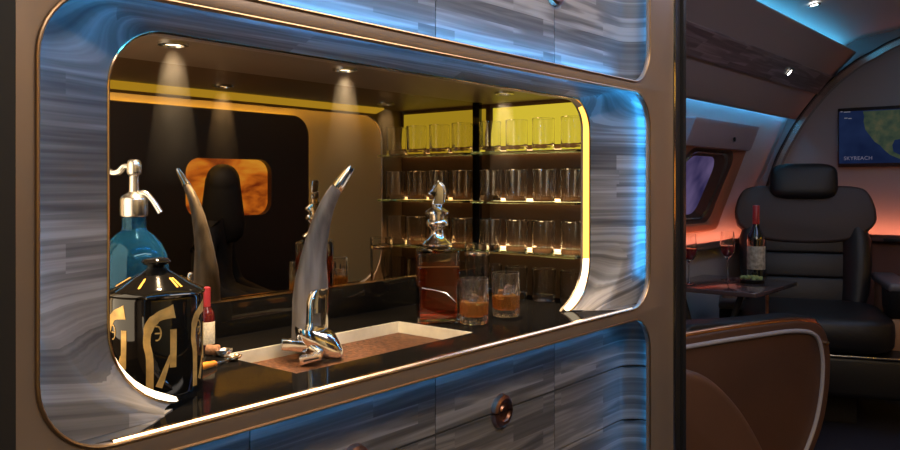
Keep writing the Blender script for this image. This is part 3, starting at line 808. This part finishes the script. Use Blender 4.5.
cr = t.nodes.new('ShaderNodeValToRGB'); e = cr.color_ramp.elements
e[0].position = .34; e[0].color = (.22, .035, .008, 1); e[1].position = .72; e[1].color = (1.0, .52, .06, 1); k = e.new(.5); k.color = (.75, .20, .02, 1)
em = t.nodes.new('ShaderNodeEmission'); em.inputs[1].default_value = 1.1
t.links.new(tc.outputs['Object'], mp.inputs[0]); t.links.new(mp.outputs[0], no.inputs[0]); t.links.new(no.outputs['Fac'], cr.inputs[0]); t.links.new(cr.outputs[0], em.inputs[0]); t.links.new(em.outputs[0], o.inputs[0])
b = B(); loft(b, [[Vector((WX + .010, y, z)) for y, z in hole], [Vector((WX + .016, y, z)) for y, z in hole]], True, True, True); obj('sunset_pane', b, m, wn)
b = B(); P = [Vector((1.372, y, z)) for y, z in rr(y0 + .01, y1 - .01, z0 + .1, z1 - .01, [.01, .12, .12, .12], 8)]
tube(b, P, .005, 6, closed=True)
tag(obj('bay_light', b, glow('amber_led', (1.0, .55, .05), 26.0)), 'amber light strip behind the dark window bay opposite the bar', 'light strip')
b = B(); box(b, 1.20, 1.379, YN + .01, YB_ - .1, .67, .72, .005); box(b, 1.20, 1.222, YN + .01, YB_ - .1, .60, .669, .005); struct('trim_4', b, DARKP)  # cornice, with a hanging fascia added to keep amber light off the aisle
b = B(); tube(b, [(1.30, YN + .1, .655), (1.30, YB_ - .2, .655)], .006, 6)
tag(obj('cove_light', b, glow('amber_cove', (1.0, .56, .05), 62.0)), 'amber light strip under the cornice opposite the bar', 'light strip')

# the window beside the table
w1 = tag(bpy.data.objects.new('window_1', None), None, None, None, 'structure'); C.objects.link(w1); w1.location = (-1.72, 4.2, 0)
def wx(z):                                     # wall surface at height z
    P = wallp
    for a, c in zip(P, P[1:]):
        if a.y <= z <= c.y: return a.x + (c.x - a.x) * (z - a.y) / (c.y - a.y)
    return P[-1].x
def wloop(y0, y1, z0, z1, r, off): return [Vector((wx(z) + off, y, z)) for y, z in rr(y0, y1, z0, z1, r, 8)]
b = B(); loft(b, [wloop(3.80, 4.72, -.28, .315, .06, .002), wloop(3.81, 4.71, -.27, .305, .06, .035), wloop(3.88, 4.625, -.235, .20, .11, .035), wloop(3.90, 4.60, -.225, .19, .11, .026)])
obj('window_surround', b, pbr('window_surround', (.34, .15, .09), .4), w1)
b = B(); loft(b, [wloop(3.90, 4.60, -.225, .19, .11, .026), wloop(3.98, 4.41, -.17, .15, .11, .006)]); obj('reveal', b, pbr('dark_reveal', (.07, .045, .04), .4), w1)
b = B(); loft(b, [wloop(3.795, 4.726, .19, .335, .012, .004), wloop(3.80, 4.72, .195, .33, .012, .055), wloop(3.82, 4.70, .215, .31, .01, .060)], True, False, True)
obj('blind_cassette', b, pbr('lavender_cassette', (.30, .28, .34), .45), w1)
b = B(); lathe(b, [(0, 0), (.012, 0), (.012, .006), (0, .006)], (0, 0, 0), 16)
bmesh.ops.rotate(b, verts=b.verts, matrix=Matrix.Rotation(PI / 2, 3, 'Y')); bmesh.ops.translate(b, verts=b.verts, vec=(wx(.26) + .058, 4.38, .245)); obj('latch', b, BLACKM, w1)
m, t, o = nt('dusk_sky')
tc = t.nodes.new('ShaderNodeTexCoord'); no = t.nodes.new('ShaderNodeTexNoise'); no.inputs['Scale'].default_value = 5
cr = t.nodes.new('ShaderNodeValToRGB'); e = cr.color_ramp.elements
e[0].position = .35; e[0].color = (.05, .04, .14, 1); e[1].position = .65; e[1].color = (.22, .16, .36, 1)
em = t.nodes.new('ShaderNodeEmission'); em.inputs[1].default_value = .42
t.links.new(tc.outputs['Object'], no.inputs[0]); t.links.new(no.outputs['Fac'], cr.inputs[0]); t.links.new(cr.outputs[0], em.inputs[0]); t.links.new(em.outputs[0], o.inputs[0])
b = B(); loft(b, [wloop(3.98, 4.41, -.17, .15, .11, .003), wloop(3.98, 4.41, -.17, .15, .11, .006)], True, True, True); obj('dusk_pane', b, m, w1)
b = B(); loft(b, [wloop(3.935, 4.555, -.205, .175, .11, .019), wloop(3.95, 4.530, -.195, .168, .11, .012), wloop(3.955, 4.520, -.19, .163, .11, .018), wloop(3.945, 4.545, -.20, .17, .11, .026)], True)
obj('pane_rim', b, CHROME, w1)

# screen with the flight map
tv = thing('wall_tv', 'wall screen on the bulkhead showing a blue flight map', 'screen', (-.98, YB_ - .03, .10))
b = B(); box(b, -1.297, -.665, YB_ - .032, YB_ - .001, .102, .460, .003); obj('housing', b, BLACKM, tv)
YS = YB_ - .0335
b = B(); box(b, -1.290, -.672, YS, YS + .001, .124, .440)
m, t, o = nt('sea_map'); em = t.nodes.new('ShaderNodeEmission'); em.inputs[1].default_value = .62
tc = t.nodes.new('ShaderNodeTexCoord'); no = t.nodes.new('ShaderNodeTexNoise'); no.inputs['Scale'].default_value = 6
cr = t.nodes.new('ShaderNodeValToRGB'); e = cr.color_ramp.elements
e[0].position = .3; e[0].color = (.007, .013, .048, 1); e[1].position = .75; e[1].color = (.018, .034, .100, 1)
t.links.new(tc.outputs['Object'], no.inputs[0]); t.links.new(no.outputs['Fac'], cr.inputs[0]); t.links.new(cr.outputs[0], em.inputs[0]); t.links.new(em.outputs[0], o.inputs[0])
scr = obj('screen', b, m, tv)
m, t, o = nt('land_map'); em = t.nodes.new('ShaderNodeEmission'); em.inputs[1].default_value = .62
tc = t.nodes.new('ShaderNodeTexCoord'); no = t.nodes.new('ShaderNodeTexNoise'); no.inputs['Scale'].default_value = 16; no.inputs['Detail'].default_value = 8
cr = t.nodes.new('ShaderNodeValToRGB'); e = cr.color_ramp.elements
e[0].position = .36; e[0].color = (.030, .050, .040, 1); e[1].position = .72; e[1].color = (.11, .10, .055, 1); k = e.new(.52); k.color = (.055, .075, .048, 1)
t.links.new(tc.outputs['Object'], no.inputs[0]); t.links.new(no.outputs['Fac'], cr.inputs[0]); t.links.new(cr.outputs[0], em.inputs[0]); t.links.new(em.outputs[0], o.inputs[0])
def tvp(u, v): return Vector((-1.295 + (u - 840) / 60 * .375, YS - .0006, .460 - (v - 109) / 58 * .356))
land = [(862, 113), (863, 118), (862.5, 123), (864, 131), (868, 137), (872, 143), (877, 147), (880, 151), (885, 156), (889, 158), (893, 160), (898, 163), (903, 166.8), (910, 164), (903, 161), (898, 158), (893, 156), (888, 153), (887, 147), (889, 142), (895, 141), (901, 140), (907, 142), (911, 148), (914, 147), (913, 140), (918, 134), (924, 128), (928, 122), (936, 118), (932, 113)]
from mathutils.geometry import tessellate_polygon
pl = [tvp(u, min(v, 163.5)) for u, v in land]
b = B(); vs = [b.verts.new(p_) for p_ in pl]
for tri in tessellate_polygon([pl]): b.faces.new([vs[q] for q in tri])
obj('map_land', b, m, scr, smooth=0)
cu = bpy.data.curves.new('title', 'FONT'); cu.body = 'SKYREACH'; cu.size = .031; cu.extrude = .0004; cu.space_character = 1.05
to = bpy.data.objects.new('title', cu); C.objects.link(to); bpy.context.view_layer.update()
me = bpy.data.meshes.new_from_object(to.evaluated_get(bpy.context.evaluated_depsgraph_get())); bpy.data.objects.remove(to)
me.transform(Matrix.Rotation(PI / 2, 4, 'X')); p_ = tvp(845, 160.3)
me.transform(Matrix.Translation(p_ - wloc(scr))); me.materials.append(glow('title_white', (.11, .10, .15), 1.0))
to = bpy.data.objects.new('title_lettering', me); C.objects.link(to); to.parent = scr
HG = glow('header_grey', (.12, .12, .15), 1.0)
for u, w, v in ((842, 2, 112), (845, 6, 112.5), (845.5, 3, 118.5), (849, 3, 119)):
    b = B(); a_, c_ = tvp(u, v), tvp(u + w, v + .8); box(b, a_.x, c_.x, a_.y - .0003, a_.y, c_.z, a_.z); obj('header_mark', b, HG, scr)

# table
tz = -.50
tb = thing('side_table', 'dark polished folding table on a copper leg between the two cabin seats', 'table', (-1.45, 4.05, FLOOR))
b = B(); prism(b, [Vector((x, y, tz)) for x, y in [(-1.75, 3.70), (-1.285, 3.70), (-1.262, 3.71), (-1.25, 3.735), (-1.25, 4.29), (-1.26, 4.31), (-1.75, 4.31)]], (0, 0, -.022), .004); obj('tabletop', b, pbr('table_lacquer', (.075, .05, .05), .18, coat=.6), tb)
b = B(); tube(b, [(-1.29, 3.95, tz - .022), (-1.29, 3.95, FLOOR)], .008, 12); obj('leg', b, COPPER, tb)
b = B(); tube(b, [(-1.36, 3.80, tz - .024), (-1.60, 3.80, FLOOR + .01)], .014, 10); obj('strut', b, BLACKM, tb)
b = B(); tube(b, [(-1.66, 3.80, tz - .024), (-1.46, 3.80, FLOOR + .01)], .014, 10); obj('strut', b, BLACKM, tb)
tz += .0004
wb = thing('wine_bottle', 'dark wine bottle with a pale label and red capsule on the side table', 'bottle', (-1.442, 4.245, tz))
b = B(); lathe(b, [(0, 0), (.041, 0), (.045, .004), (.045, .205), (.040, .232), (.024, .262), (.0165, .285), (.0155, .300), (.0155, .372), (0, .372)], n=32); obj('glass_body', b, pbr('bottle_glass', (.008, .010, .009), .06, spec=.7, coat=1), wb, local=True, smooth=40)
b = B(); lathe(b, [(.0453, .055), (.0456, .056), (.0456, .175), (.0453, .176)], n=32); obj('label', b, pbr('wine_label', (.36, .34, .28), .6, vary=.5, vscale=50), wb, local=True, smooth=40)
b = B(); lathe(b, [(.0172, .290), (.0174, .292), (.0174, .385), (.0150, .388), (0, .388)], n=24); obj('red_capsule', b, pbr('red_capsule', (.40, .035, .035), .3), wb, local=True, smooth=40)
def wineglass(x, y, label):
    r = thing('wine_glass', label, 'glass', (x, y, tz), group='red wine glasses on the side table')
    b = B()
    lathe(b, [(0, 0), (.034, 0), (.034, .0015), (.012, .004), (.0042, .010), (.0036, .10), (.006, .110), (.022, .122), (.036, .146), (.0385, .170), (.036, .205), (.032, .252), (.0312, .252), (.0350, .205), (.0373, .170), (.0350, .147), (.021, .124), (0, .115)], n=32)
    obj('glass_body', b, GLASS, r, local=True, smooth=50)
    b = B(); lathe(b, [(0, .1165), (.0205, .1250), (.0342, .1475), (.0366, .170), (.0364, .178), (0, .178)], n=32)
    obj('wine', b, pbr('red_wine', (.20, .010, .018), .08, spec=.6), r, local=True, smooth=50)
wineglass(-1.552, 4.135, 'glass of red wine on the side table nearer the wine bottle')
wineglass(-1.635, 3.84, 'glass of red wine on the side table, half hidden by the bar end')
bw = thing('snack_bowl', 'shallow dark dish of green olives beside the wine bottle', 'bowl', (-1.415, 4.095, tz))
b = B(); lathe(b, [(0, 0), (.045, 0), (.050, .004), (.074, .018), (.078, .020), (.074, .021), (.046, .008), (0, .006)], n=32); obj('dish', b, pbr('dish', (.05, .06, .07), .2), bw, local=True, smooth=40)
b = B(); rnd = random.Random(8)
for k in range(26):
    t_ = bmesh.new(); bmesh.ops.create_icosphere(t_, subdivisions=2, radius=.0095)
    a, q = rnd.uniform(0, 6.28), .058 * math.sqrt(rnd.random())
    merge(b, t_, Matrix.Translation((q * math.cos(a), q * math.sin(a), .020 + .008 * (1 - q / .06) + rnd.uniform(0, .004))))
tag(obj('green_olives', b, pbr('olive_green', (.20, .27, .10), .35), bw, local=True), kind='stuff')

# ---- the far seat, turned towards the bar
def sup(bm, c, s, e=3.2, n=28, m=16, mx=None):
    """soft block: superellipsoid of half sizes s"""
    t = bmesh.new(); rows = []
    f_ = lambda w, p: math.copysign(abs(w) ** (2 / p), w)
    for j in range(m + 1):
        ph = -PI / 2 + PI * j / m; row = []
        for i in range(n):
            th = 2 * PI * i / n
            row.append(Vector((c[0] + s[0] * f_(math.cos(ph), e) * f_(math.cos(th), e), c[1] + s[1] * f_(math.cos(ph), e) * f_(math.sin(th), e), c[2] + s[2] * f_(math.sin(ph), e))))
        rows.append(row)
    loft(t, rows); bmesh.ops.remove_doubles(t, verts=t.verts, dist=1e-5)
    merge(bm, t, mx); return bm
def rotx(a, p): return Matrix.Translation(p) @ Matrix.Rotation(a, 4, 'X') @ Matrix.Translation(-Vector(p))
fs = thing('cabin_seat', 'black leather cabin seat with headrest and tan armrest facing the bar beside the screen', 'seat', (-1.322, 4.715, FLOOR), math.radians(20))
# local: the seat faces -y
SEATG = pbr('seat_leather', (.019, .018, .019), .45, bump=.2, bscale=220)
lean = rotx(math.radians(-11), (0, .20, .55))
b = B(); sup(b, (.01, -.14, .495), (.375, .38, .10), 5); obj('seat_cushion', b, BLACKL, fs, local=True, smooth=60)
b = B(); box(b, -.37, .50, -.46, .16, .18, .393, .03, 3); obj('seat_base', b, BLACKL, fs, local=True)
b = B(); box(b, -.39, .49, -.475, -.44, .386, .3955, .002); obj('seat_trim', b, SATIN, fs, local=True)
b = B(); box(b, -.22, .22, -.26, .22, .0, .20, .01); obj('pedestal', b, BLACKM, fs, local=True)
for k in range(3):
    b = B(); box(b, -.215, .215, .155, .27, .565 + .142 * k, .704 + .142 * k, .012, 3)
    bmesh.ops.transform(b, matrix=lean, verts=b.verts); obj('back_cushion', b, SEATG, fs, local=True, smooth=60)
for s in (-1, 1):
    b = B()
    L = []
    for z, w0, w1, d in ((.50, .17, .30, .10), (.62, .18, .335, .11), (.78, .19, .355, .12), (.93, .19, .355, .11), (1.00, .20, .33, .09)):
        L.append([lean @ Vector((s * (w0 + (w1 - w0) * (.5 + .5 * math.cos(q))), .205 + d * .62 * math.sin(q) - .05 * (.5 + .5 * math.cos(q)), z)) for q in [2 * PI * i / 20 for i in range(20)]])
    loft(b, L, True, True, True); obj('side_bolster', b, BLACKL, fs, local=True, smooth=60)
b = B(); outl = smoothline([(-.365, 1.005, 0), (-.380, 1.08, 0), (-.352, 1.18, 0), (-.29, 1.232, 0), (-.1, 1.245, 0), (.1, 1.245, 0), (.29, 1.232, 0), (.352, 1.18, 0), (.380, 1.08, 0), (.365, 1.005, 0), (.27, .935, 0), (.12, .905, 0), (-.12, .905, 0), (-.27, .935, 0), (-.365, 1.005, 0)], 4)[:-1]
prism(b, [lean @ Vector((p.x, .142 - .25 * p.x * p.x, p.y)) for p in outl], lean.to_3x3() @ Vector((0, .13, 0)), .018, 4); obj('shoulder_pad', b, pbr('brown_grey_leather', (.048, .033, .031), .5, bump=.15, bscale=220), fs, local=True, smooth=60)
b = B(); sup(b, (0, .125, 1.262), (.185, .065, .105), 4.2, 28, 16, lean); obj('headrest', b, BLACKL, fs, local=True, smooth=60)
for s in (-1, 1):
    b = B(); x = .415 if s > 0 else -.40; ye = .25 if s > 0 else -.02; dz = 0 if s > 0 else -.13
    P = smoothline([(0, -.22, .34), (0, -.26, .50), (0, -.18, .66), (0, ye - .15, .715), (0, ye, .71)], 5)
    prism(b, [Vector((x - .045, p.y, p.z)) for p in P] + [Vector((x - .045, ye, .34 + dz))], (.09, 0, 0), .02, 3); am = obj('armrest', b, TANL, fs, local=True, smooth=50)
    b = B(); box(b, x - .062, x + .062, -.33, ye - .01, .700 + dz, .748 + dz, .018, 3); obj('arm_pad', b, pbr('grey_arm_pad', (.11, .11, .125), .45), am, local=True)
    b = B(); prism(b, [Vector((x - .058, y, z + dz)) for y, z in ((-.335, .71), (-.325, .63), (-.26, .56), (-.19, .55), (-.10, .60), (-.08, .71))], (.116, 0, 0), .012); obj('arm_cap', b, BLACKL, am, local=True)

# ---- the near seat, seen from the side
A = spot(685, 338, 3.117); EV = Vector((.358, .934, 0)); NV = Vector((.934, -.358, 0))
def on_side(u, v, off=0):
    d = spot(u, v, 1.0); t = ((A + NV * off) @ NV) / (d @ NV) if False else (A + NV * off).dot(NV) / d.dot(NV)
    return d * t
ns = thing('lounge_seat', 'brown leather lounge seat with copper trimmed side shell, its back beside the bar end', 'seat', (A.x + .15, A.y + .45, FLOOR))
def curve_out(pts, n=4): return [(p.x, p.y) for p in smoothline([(u, v, 0) for u, v in pts], n)]
shell = curve_out([(655, 343), (685, 338), (720, 332), (760, 326), (795, 322), (814, 323), (823, 328), (828, 338), (831, 360), (829, 392), (823, 425), (812, 455), (795, 490), (775, 520)]) + [(655, 520)]
O = [on_side(u, v) for u, v in shell]
b = B(); prism(b, O, -NV * .075, .008); obj('side_shell', b, BROWNL, ns, smooth=50)
b = B(); tube(b, [on_side(u, v) - NV * .03 for u, v in shell[:-1]], .0165, 12); obj('copper_trim', b, pbr('copper_trim', (.62, .31, .17), .22, 1.), ns)
pip = curve_out([(655, 352), (685, 347), (720, 341), (760, 335), (790, 331), (808, 332), (816, 337), (820, 347), (822, 365), (820, 395), (814, 425), (803, 455), (786, 490)])
b = B(); tube(b, [on_side(u, v) + NV * .004 for u, v in pip], .0095, 10); obj('piping', b, PIPING, ns)
b = B(); P0 = [on_side(u, v, -.045) for u, v in curve_out([(680, 338), (690, 327), (700, 324.5), (750, 321.5), (790, 317.5), (812, 317), (818, 322), (800, 327), (740, 333)])]
prism(b, P0, -NV * .13, .012); obj('arm_pad', b, BLACKL, ns, smooth=50)
b = B(); tube(b, [on_side(824.5, 342.5), on_side(824.5, 342.5) + NV * .018], .009, 12); obj('button', b, BRASS, ns)
near_o = curve_out([(640, 374), (672, 371), (695, 372), (711, 378), (727, 391), (742, 408), (756, 430), (767, 452), (776, 480), (782, 520)]) + [(640, 520)]
b = B(); prism(b, [on_side(u, v, .46) for u, v in near_o], -NV * .10, .03, 5); obj('near_shell', b, BROWNL, ns, smooth=60)
sc_ = (A - EV * .33 + NV * .18); mx = Matrix.Translation((sc_.x, sc_.y, 0)) @ Matrix.Rotation(math.atan2(EV.y, EV.x), 4, 'Z')
b = B(); sup(b, (0, 0, -.90), (.34, .165, .07), 5, 28, 12, mx); obj('seat_cushion', b, BROWNL, ns, smooth=60)
b = B(); t_ = bmesh.new(); box(t_, -.25, .28, -.14, .14, FLOOR, -.93, .01); merge(b, t_, mx); obj('pedestal', b, BLACKM, ns)

# ---- the passenger by the sunset window (seen in the mirror)
pz = FLOOR
be = thing('divan', 'dark divan against the wall opposite the bar', 'sofa', (1.1, 2.5, pz))
b = B(); box(b, .80, 1.325, 1.7, 3.2, pz + .06, pz + .40, .03, 3); obj('divan_base', b, BLACKM, be)
b = B(); box(b, .80, 1.325, 1.7, 3.2, pz + .402, pz + .50, .03, 3); obj('seat_cushion', b, BLACKL, be, smooth=60)
def skin(name, verts, edges, radii, mat, parent, sub=2):
    me = bpy.data.meshes.new(name); me.from_pydata([Vector(v) for v in verts], edges, [])
    o = bpy.data.objects.new(name, me); C.objects.link(o); me.materials.append(mat)
    sk = o.modifiers.new('skin', 'SKIN'); sk.use_smooth_shade = True
    for i, r in enumerate(radii): me.skin_vertices[0].data[i].radius = r if isinstance(r, tuple) else (r, r)
    me.skin_vertices[0].data[0].use_root = True
    s = o.modifiers.new('sub', 'SUBSURF'); s.levels = s.render_levels = sub
    o.parent = parent; return o
pr = thing('person', 'person in dark clothes sitting on the divan against the sunset window, seen in the mirror', 'person', (.97, 2.53, pz + .50), math.radians(-42))
# local: the person faces -x (the bar)
V = [(.06, 0, .13), (.06, 0, .24), (.05, 0, .38), (.04, 0, .50), (.03, 0, .565), (.015, 0, .64), (.0, 0, .74), (.02, 0, .815)]
Rr = [(.13, .12), (.125, .15), (.12, .165), (.085, .15), (.055, .06), (.062, .06), (.085, .075), (.05, .045)]
Ed = [(i, i + 1) for i in range(7)]
for s in (-1, 1):
    k = len(V)
    V += [(.04, s * .19, .475), (.03, s * .235, .33), (-.02, s * .24, .19), (-.20, s * .16, .13), (-.27, s * .12, .125)]
    Rr += [.062, .048, .042, .034, .03]; Ed += [(3, k), (k, k + 1), (k + 1, k + 2), (k + 2, k + 3), (k + 3, k + 4)]
    k = len(V)
    V += [(-.05, s * .10, .10), (-.40, s * .12, .085), (-.42, s * .12, -.14), (-.41, s * .12, -.42), (-.50, s * .13, -.455)]
    Rr += [.09, .062, .05, .038, .032]; Ed += [(0, k), (k, k + 1), (k + 1, k + 2), (k + 2, k + 3), (k + 3, k + 4)]
    fk = len(V) - 6
    hand = k - 1
    for q in range(4):
        kk = len(V); V += [(-.315, s * (.145 - .018 * q), .118), (-.345, s * (.147 - .02 * q), .108)]; Rr += [.009, .008]; Ed += [(hand, kk), (kk, kk + 1)]
    kk = len(V); V += [(-.285, s * .088, .128), (-.305, s * .078, .122)]; Rr += [.010, .009]; Ed += [(hand, kk), (kk, kk + 1)]
body = skin('body', V, Ed, Rr, pbr('dark_clothes', (.02, .018, .018), .8), pr)
HT = Matrix.Rotation(math.radians(-100), 4, 'Z')          # the head is turned to look along the cabin towards the window
b = B(); sup(b, (.022, 0, .745), (.098, .090, .112), 2.3, 24, 14)
L = [[Vector((.045 + d * math.cos(q), w * math.sin(q), z)) for q in [2 * PI * i / 24 for i in range(24)]] for z, w, d in ((.78, .088, .07), (.70, .098, .075), (.62, .108, .07), (.54, .118, .065), (.47, .105, .055), (.44, .07, .04))]
loft(b, L, True, True, True); bmesh.ops.transform(b, matrix=HT, verts=b.verts)
obj('hair', b, pbr('dark_hair', (.012, .009, .008), .6), pr, local=True, smooth=60)
SKIN = pbr('skin', (.40, .24, .18), .5)
b = B(); sup(b, (-.055, 0, .715), (.045, .064, .085), 2.2, 20, 12)
prism(b, [Vector((x, -.012, z)) for x, z in ((-.095, .742), (-.122, .702), (-.116, .694), (-.09, .694))], (0, .024, 0), .005)
bmesh.ops.transform(b, matrix=HT, verts=b.verts); fa = obj('face', b, SKIN, pr, local=True, smooth=60)
for s in (-1, 1):
    b = B(); sup(b, (-.092, s * .030, .732), (.009, .013, .008), 2, 12, 8); bmesh.ops.transform(b, matrix=HT, verts=b.verts); obj('eye', b, BLACKG, fa, local=True)
b = B(); sup(b, (-.096, 0, .668), (.007, .024, .006), 2, 14, 8); bmesh.ops.transform(b, matrix=HT, verts=b.verts); obj('mouth', b, pbr('lips', (.30, .10, .09), .5), fa, local=True)

# downlights in the ceiling and the locker strip
def ceiling_light(p, nrm, label, power=None, r=.028):
    root = thing('ceiling_downlight', label, 'lamp', tuple(p), group='cabin downlights')
    q = Vector((0, 0, -1)).rotation_difference(Vector(nrm)).to_matrix().to_4x4()
    b = B(); lathe(b, [(r * .62, -.001), (r * .7, -.006), (r, -.005), (r, .0)], n=24); bmesh.ops.transform(b, matrix=q, verts=b.verts); obj('bezel', b, SATIN, root, local=True)
    b = B(); lathe(b, [(0, -.003), (r * .6, -.003), (r * .6, .0), (0, .0)], n=24); bmesh.ops.transform(b, matrix=q, verts=b.verts); obj('lens', b, glow('cool_lens', (1, .93, .82), 9), root, local=True)
n_ = Vector((.76, 0, -.65))
p = Vector((-1.395, 4.50, 0)); xx, zz = on_bin(.57, .006); p.x, p.z = xx, zz
ceiling_light(p, n_, 'small lit downlight in the inlaid strip of the overhead locker')
ceiling_light(Vector((-1.13, 4.15, .879)), Vector((.2, 0, -1)), 'lit ceiling downlight in the teal lit ceiling', r=.03)

# ------------------------------------------------------------------ LIGHT
def area(name, loc, size, rot, power, col):
    L = bpy.data.lights.new(name, 'AREA'); L.shape = 'RECTANGLE'; L.size, L.size_y = size; L.energy = power; L.color = col
    o = bpy.data.objects.new(name, L); C.objects.link(o); o.location = loc; o.rotation_euler = rot; return o
area('added_aisle_light', (-.50, 1.65, .985), (.22, 1.6), (0, 0, 0), 13, (1, .82, .64))  # added strip without a visible fitting, gives the worktop edge its highlight
area('added_aisle_light', (.35, .9, .985), (.20, 2.2), (0, 0, 0), 24, (1, .86, .74))  # added fill over the aisle, brightens the bar front
area('ledge_wash', (-.2, YB_ - .088, -.30), (2.8, .02), (math.radians(108), 0, 0), 6.5, (1, .22, .10))
area('ledge_wash_side', (-1.796, 3.7, -.338), (.02, 3.0), (0, math.radians(108), 0), 4.0, (1, .22, .10))
area('lounge_blue_light', (-.35, 2.7, .93), (.04, 1.2), (0, 0, 0), 2.2, (.30, .36, 1))
area('lounge_fill_light', (-.55, 3.7, .93), (.30, 2.0), (0, 0, 0), 5.5, (.60, .72, 1))  # bluish fill added to lift the lounge, no fitting behind it
L = bpy.data.lights.new('locker_spot', 'SPOT'); L.energy = 2.0; L.color = (1, .9, .75); L.spot_size = .7; L.spot_blend = .6; L.shadow_soft_size = .02
o = bpy.data.objects.new('locker_spot', L); C.objects.link(o); o.location = p + Vector((.02, 0, -.02))
w = bpy.data.worlds.new('world'); SC.world = w; w.use_nodes = True
w.node_tree.nodes['Background'].inputs[0].default_value = (.01, .012, .02, 1); w.node_tree.nodes['Background'].inputs[1].default_value = .3

# ------------------------------------------------------------------ CAMERA
cam = bpy.data.cameras.new('camera'); co = bpy.data.objects.new('camera', cam); C.objects.link(co)
cam.sensor_width = 36; cam.lens = 32; cam.shift_y = -(225 - 184) / 900; cam.clip_start = .02
co.rotation_euler = (PI / 2, 0, TH); SC.camera = co
for o in list(C.objects):
    if o.parent is None: o.location.z += 1.25
SC.view_settings.view_transform = 'Standard'; SC.view_settings.look = 'None'; SC.view_settings.gamma = 1; SC.view_settings.exposure = 0
SC.view_settings.use_curve_mapping = False
SC.cycles.sample_clamp_indirect = 4; SC.cycles.max_bounces = 16; SC.cycles.transmission_bounces = 16; SC.cycles.glossy_bounces = 8
SC.cycles.use_denoising = True
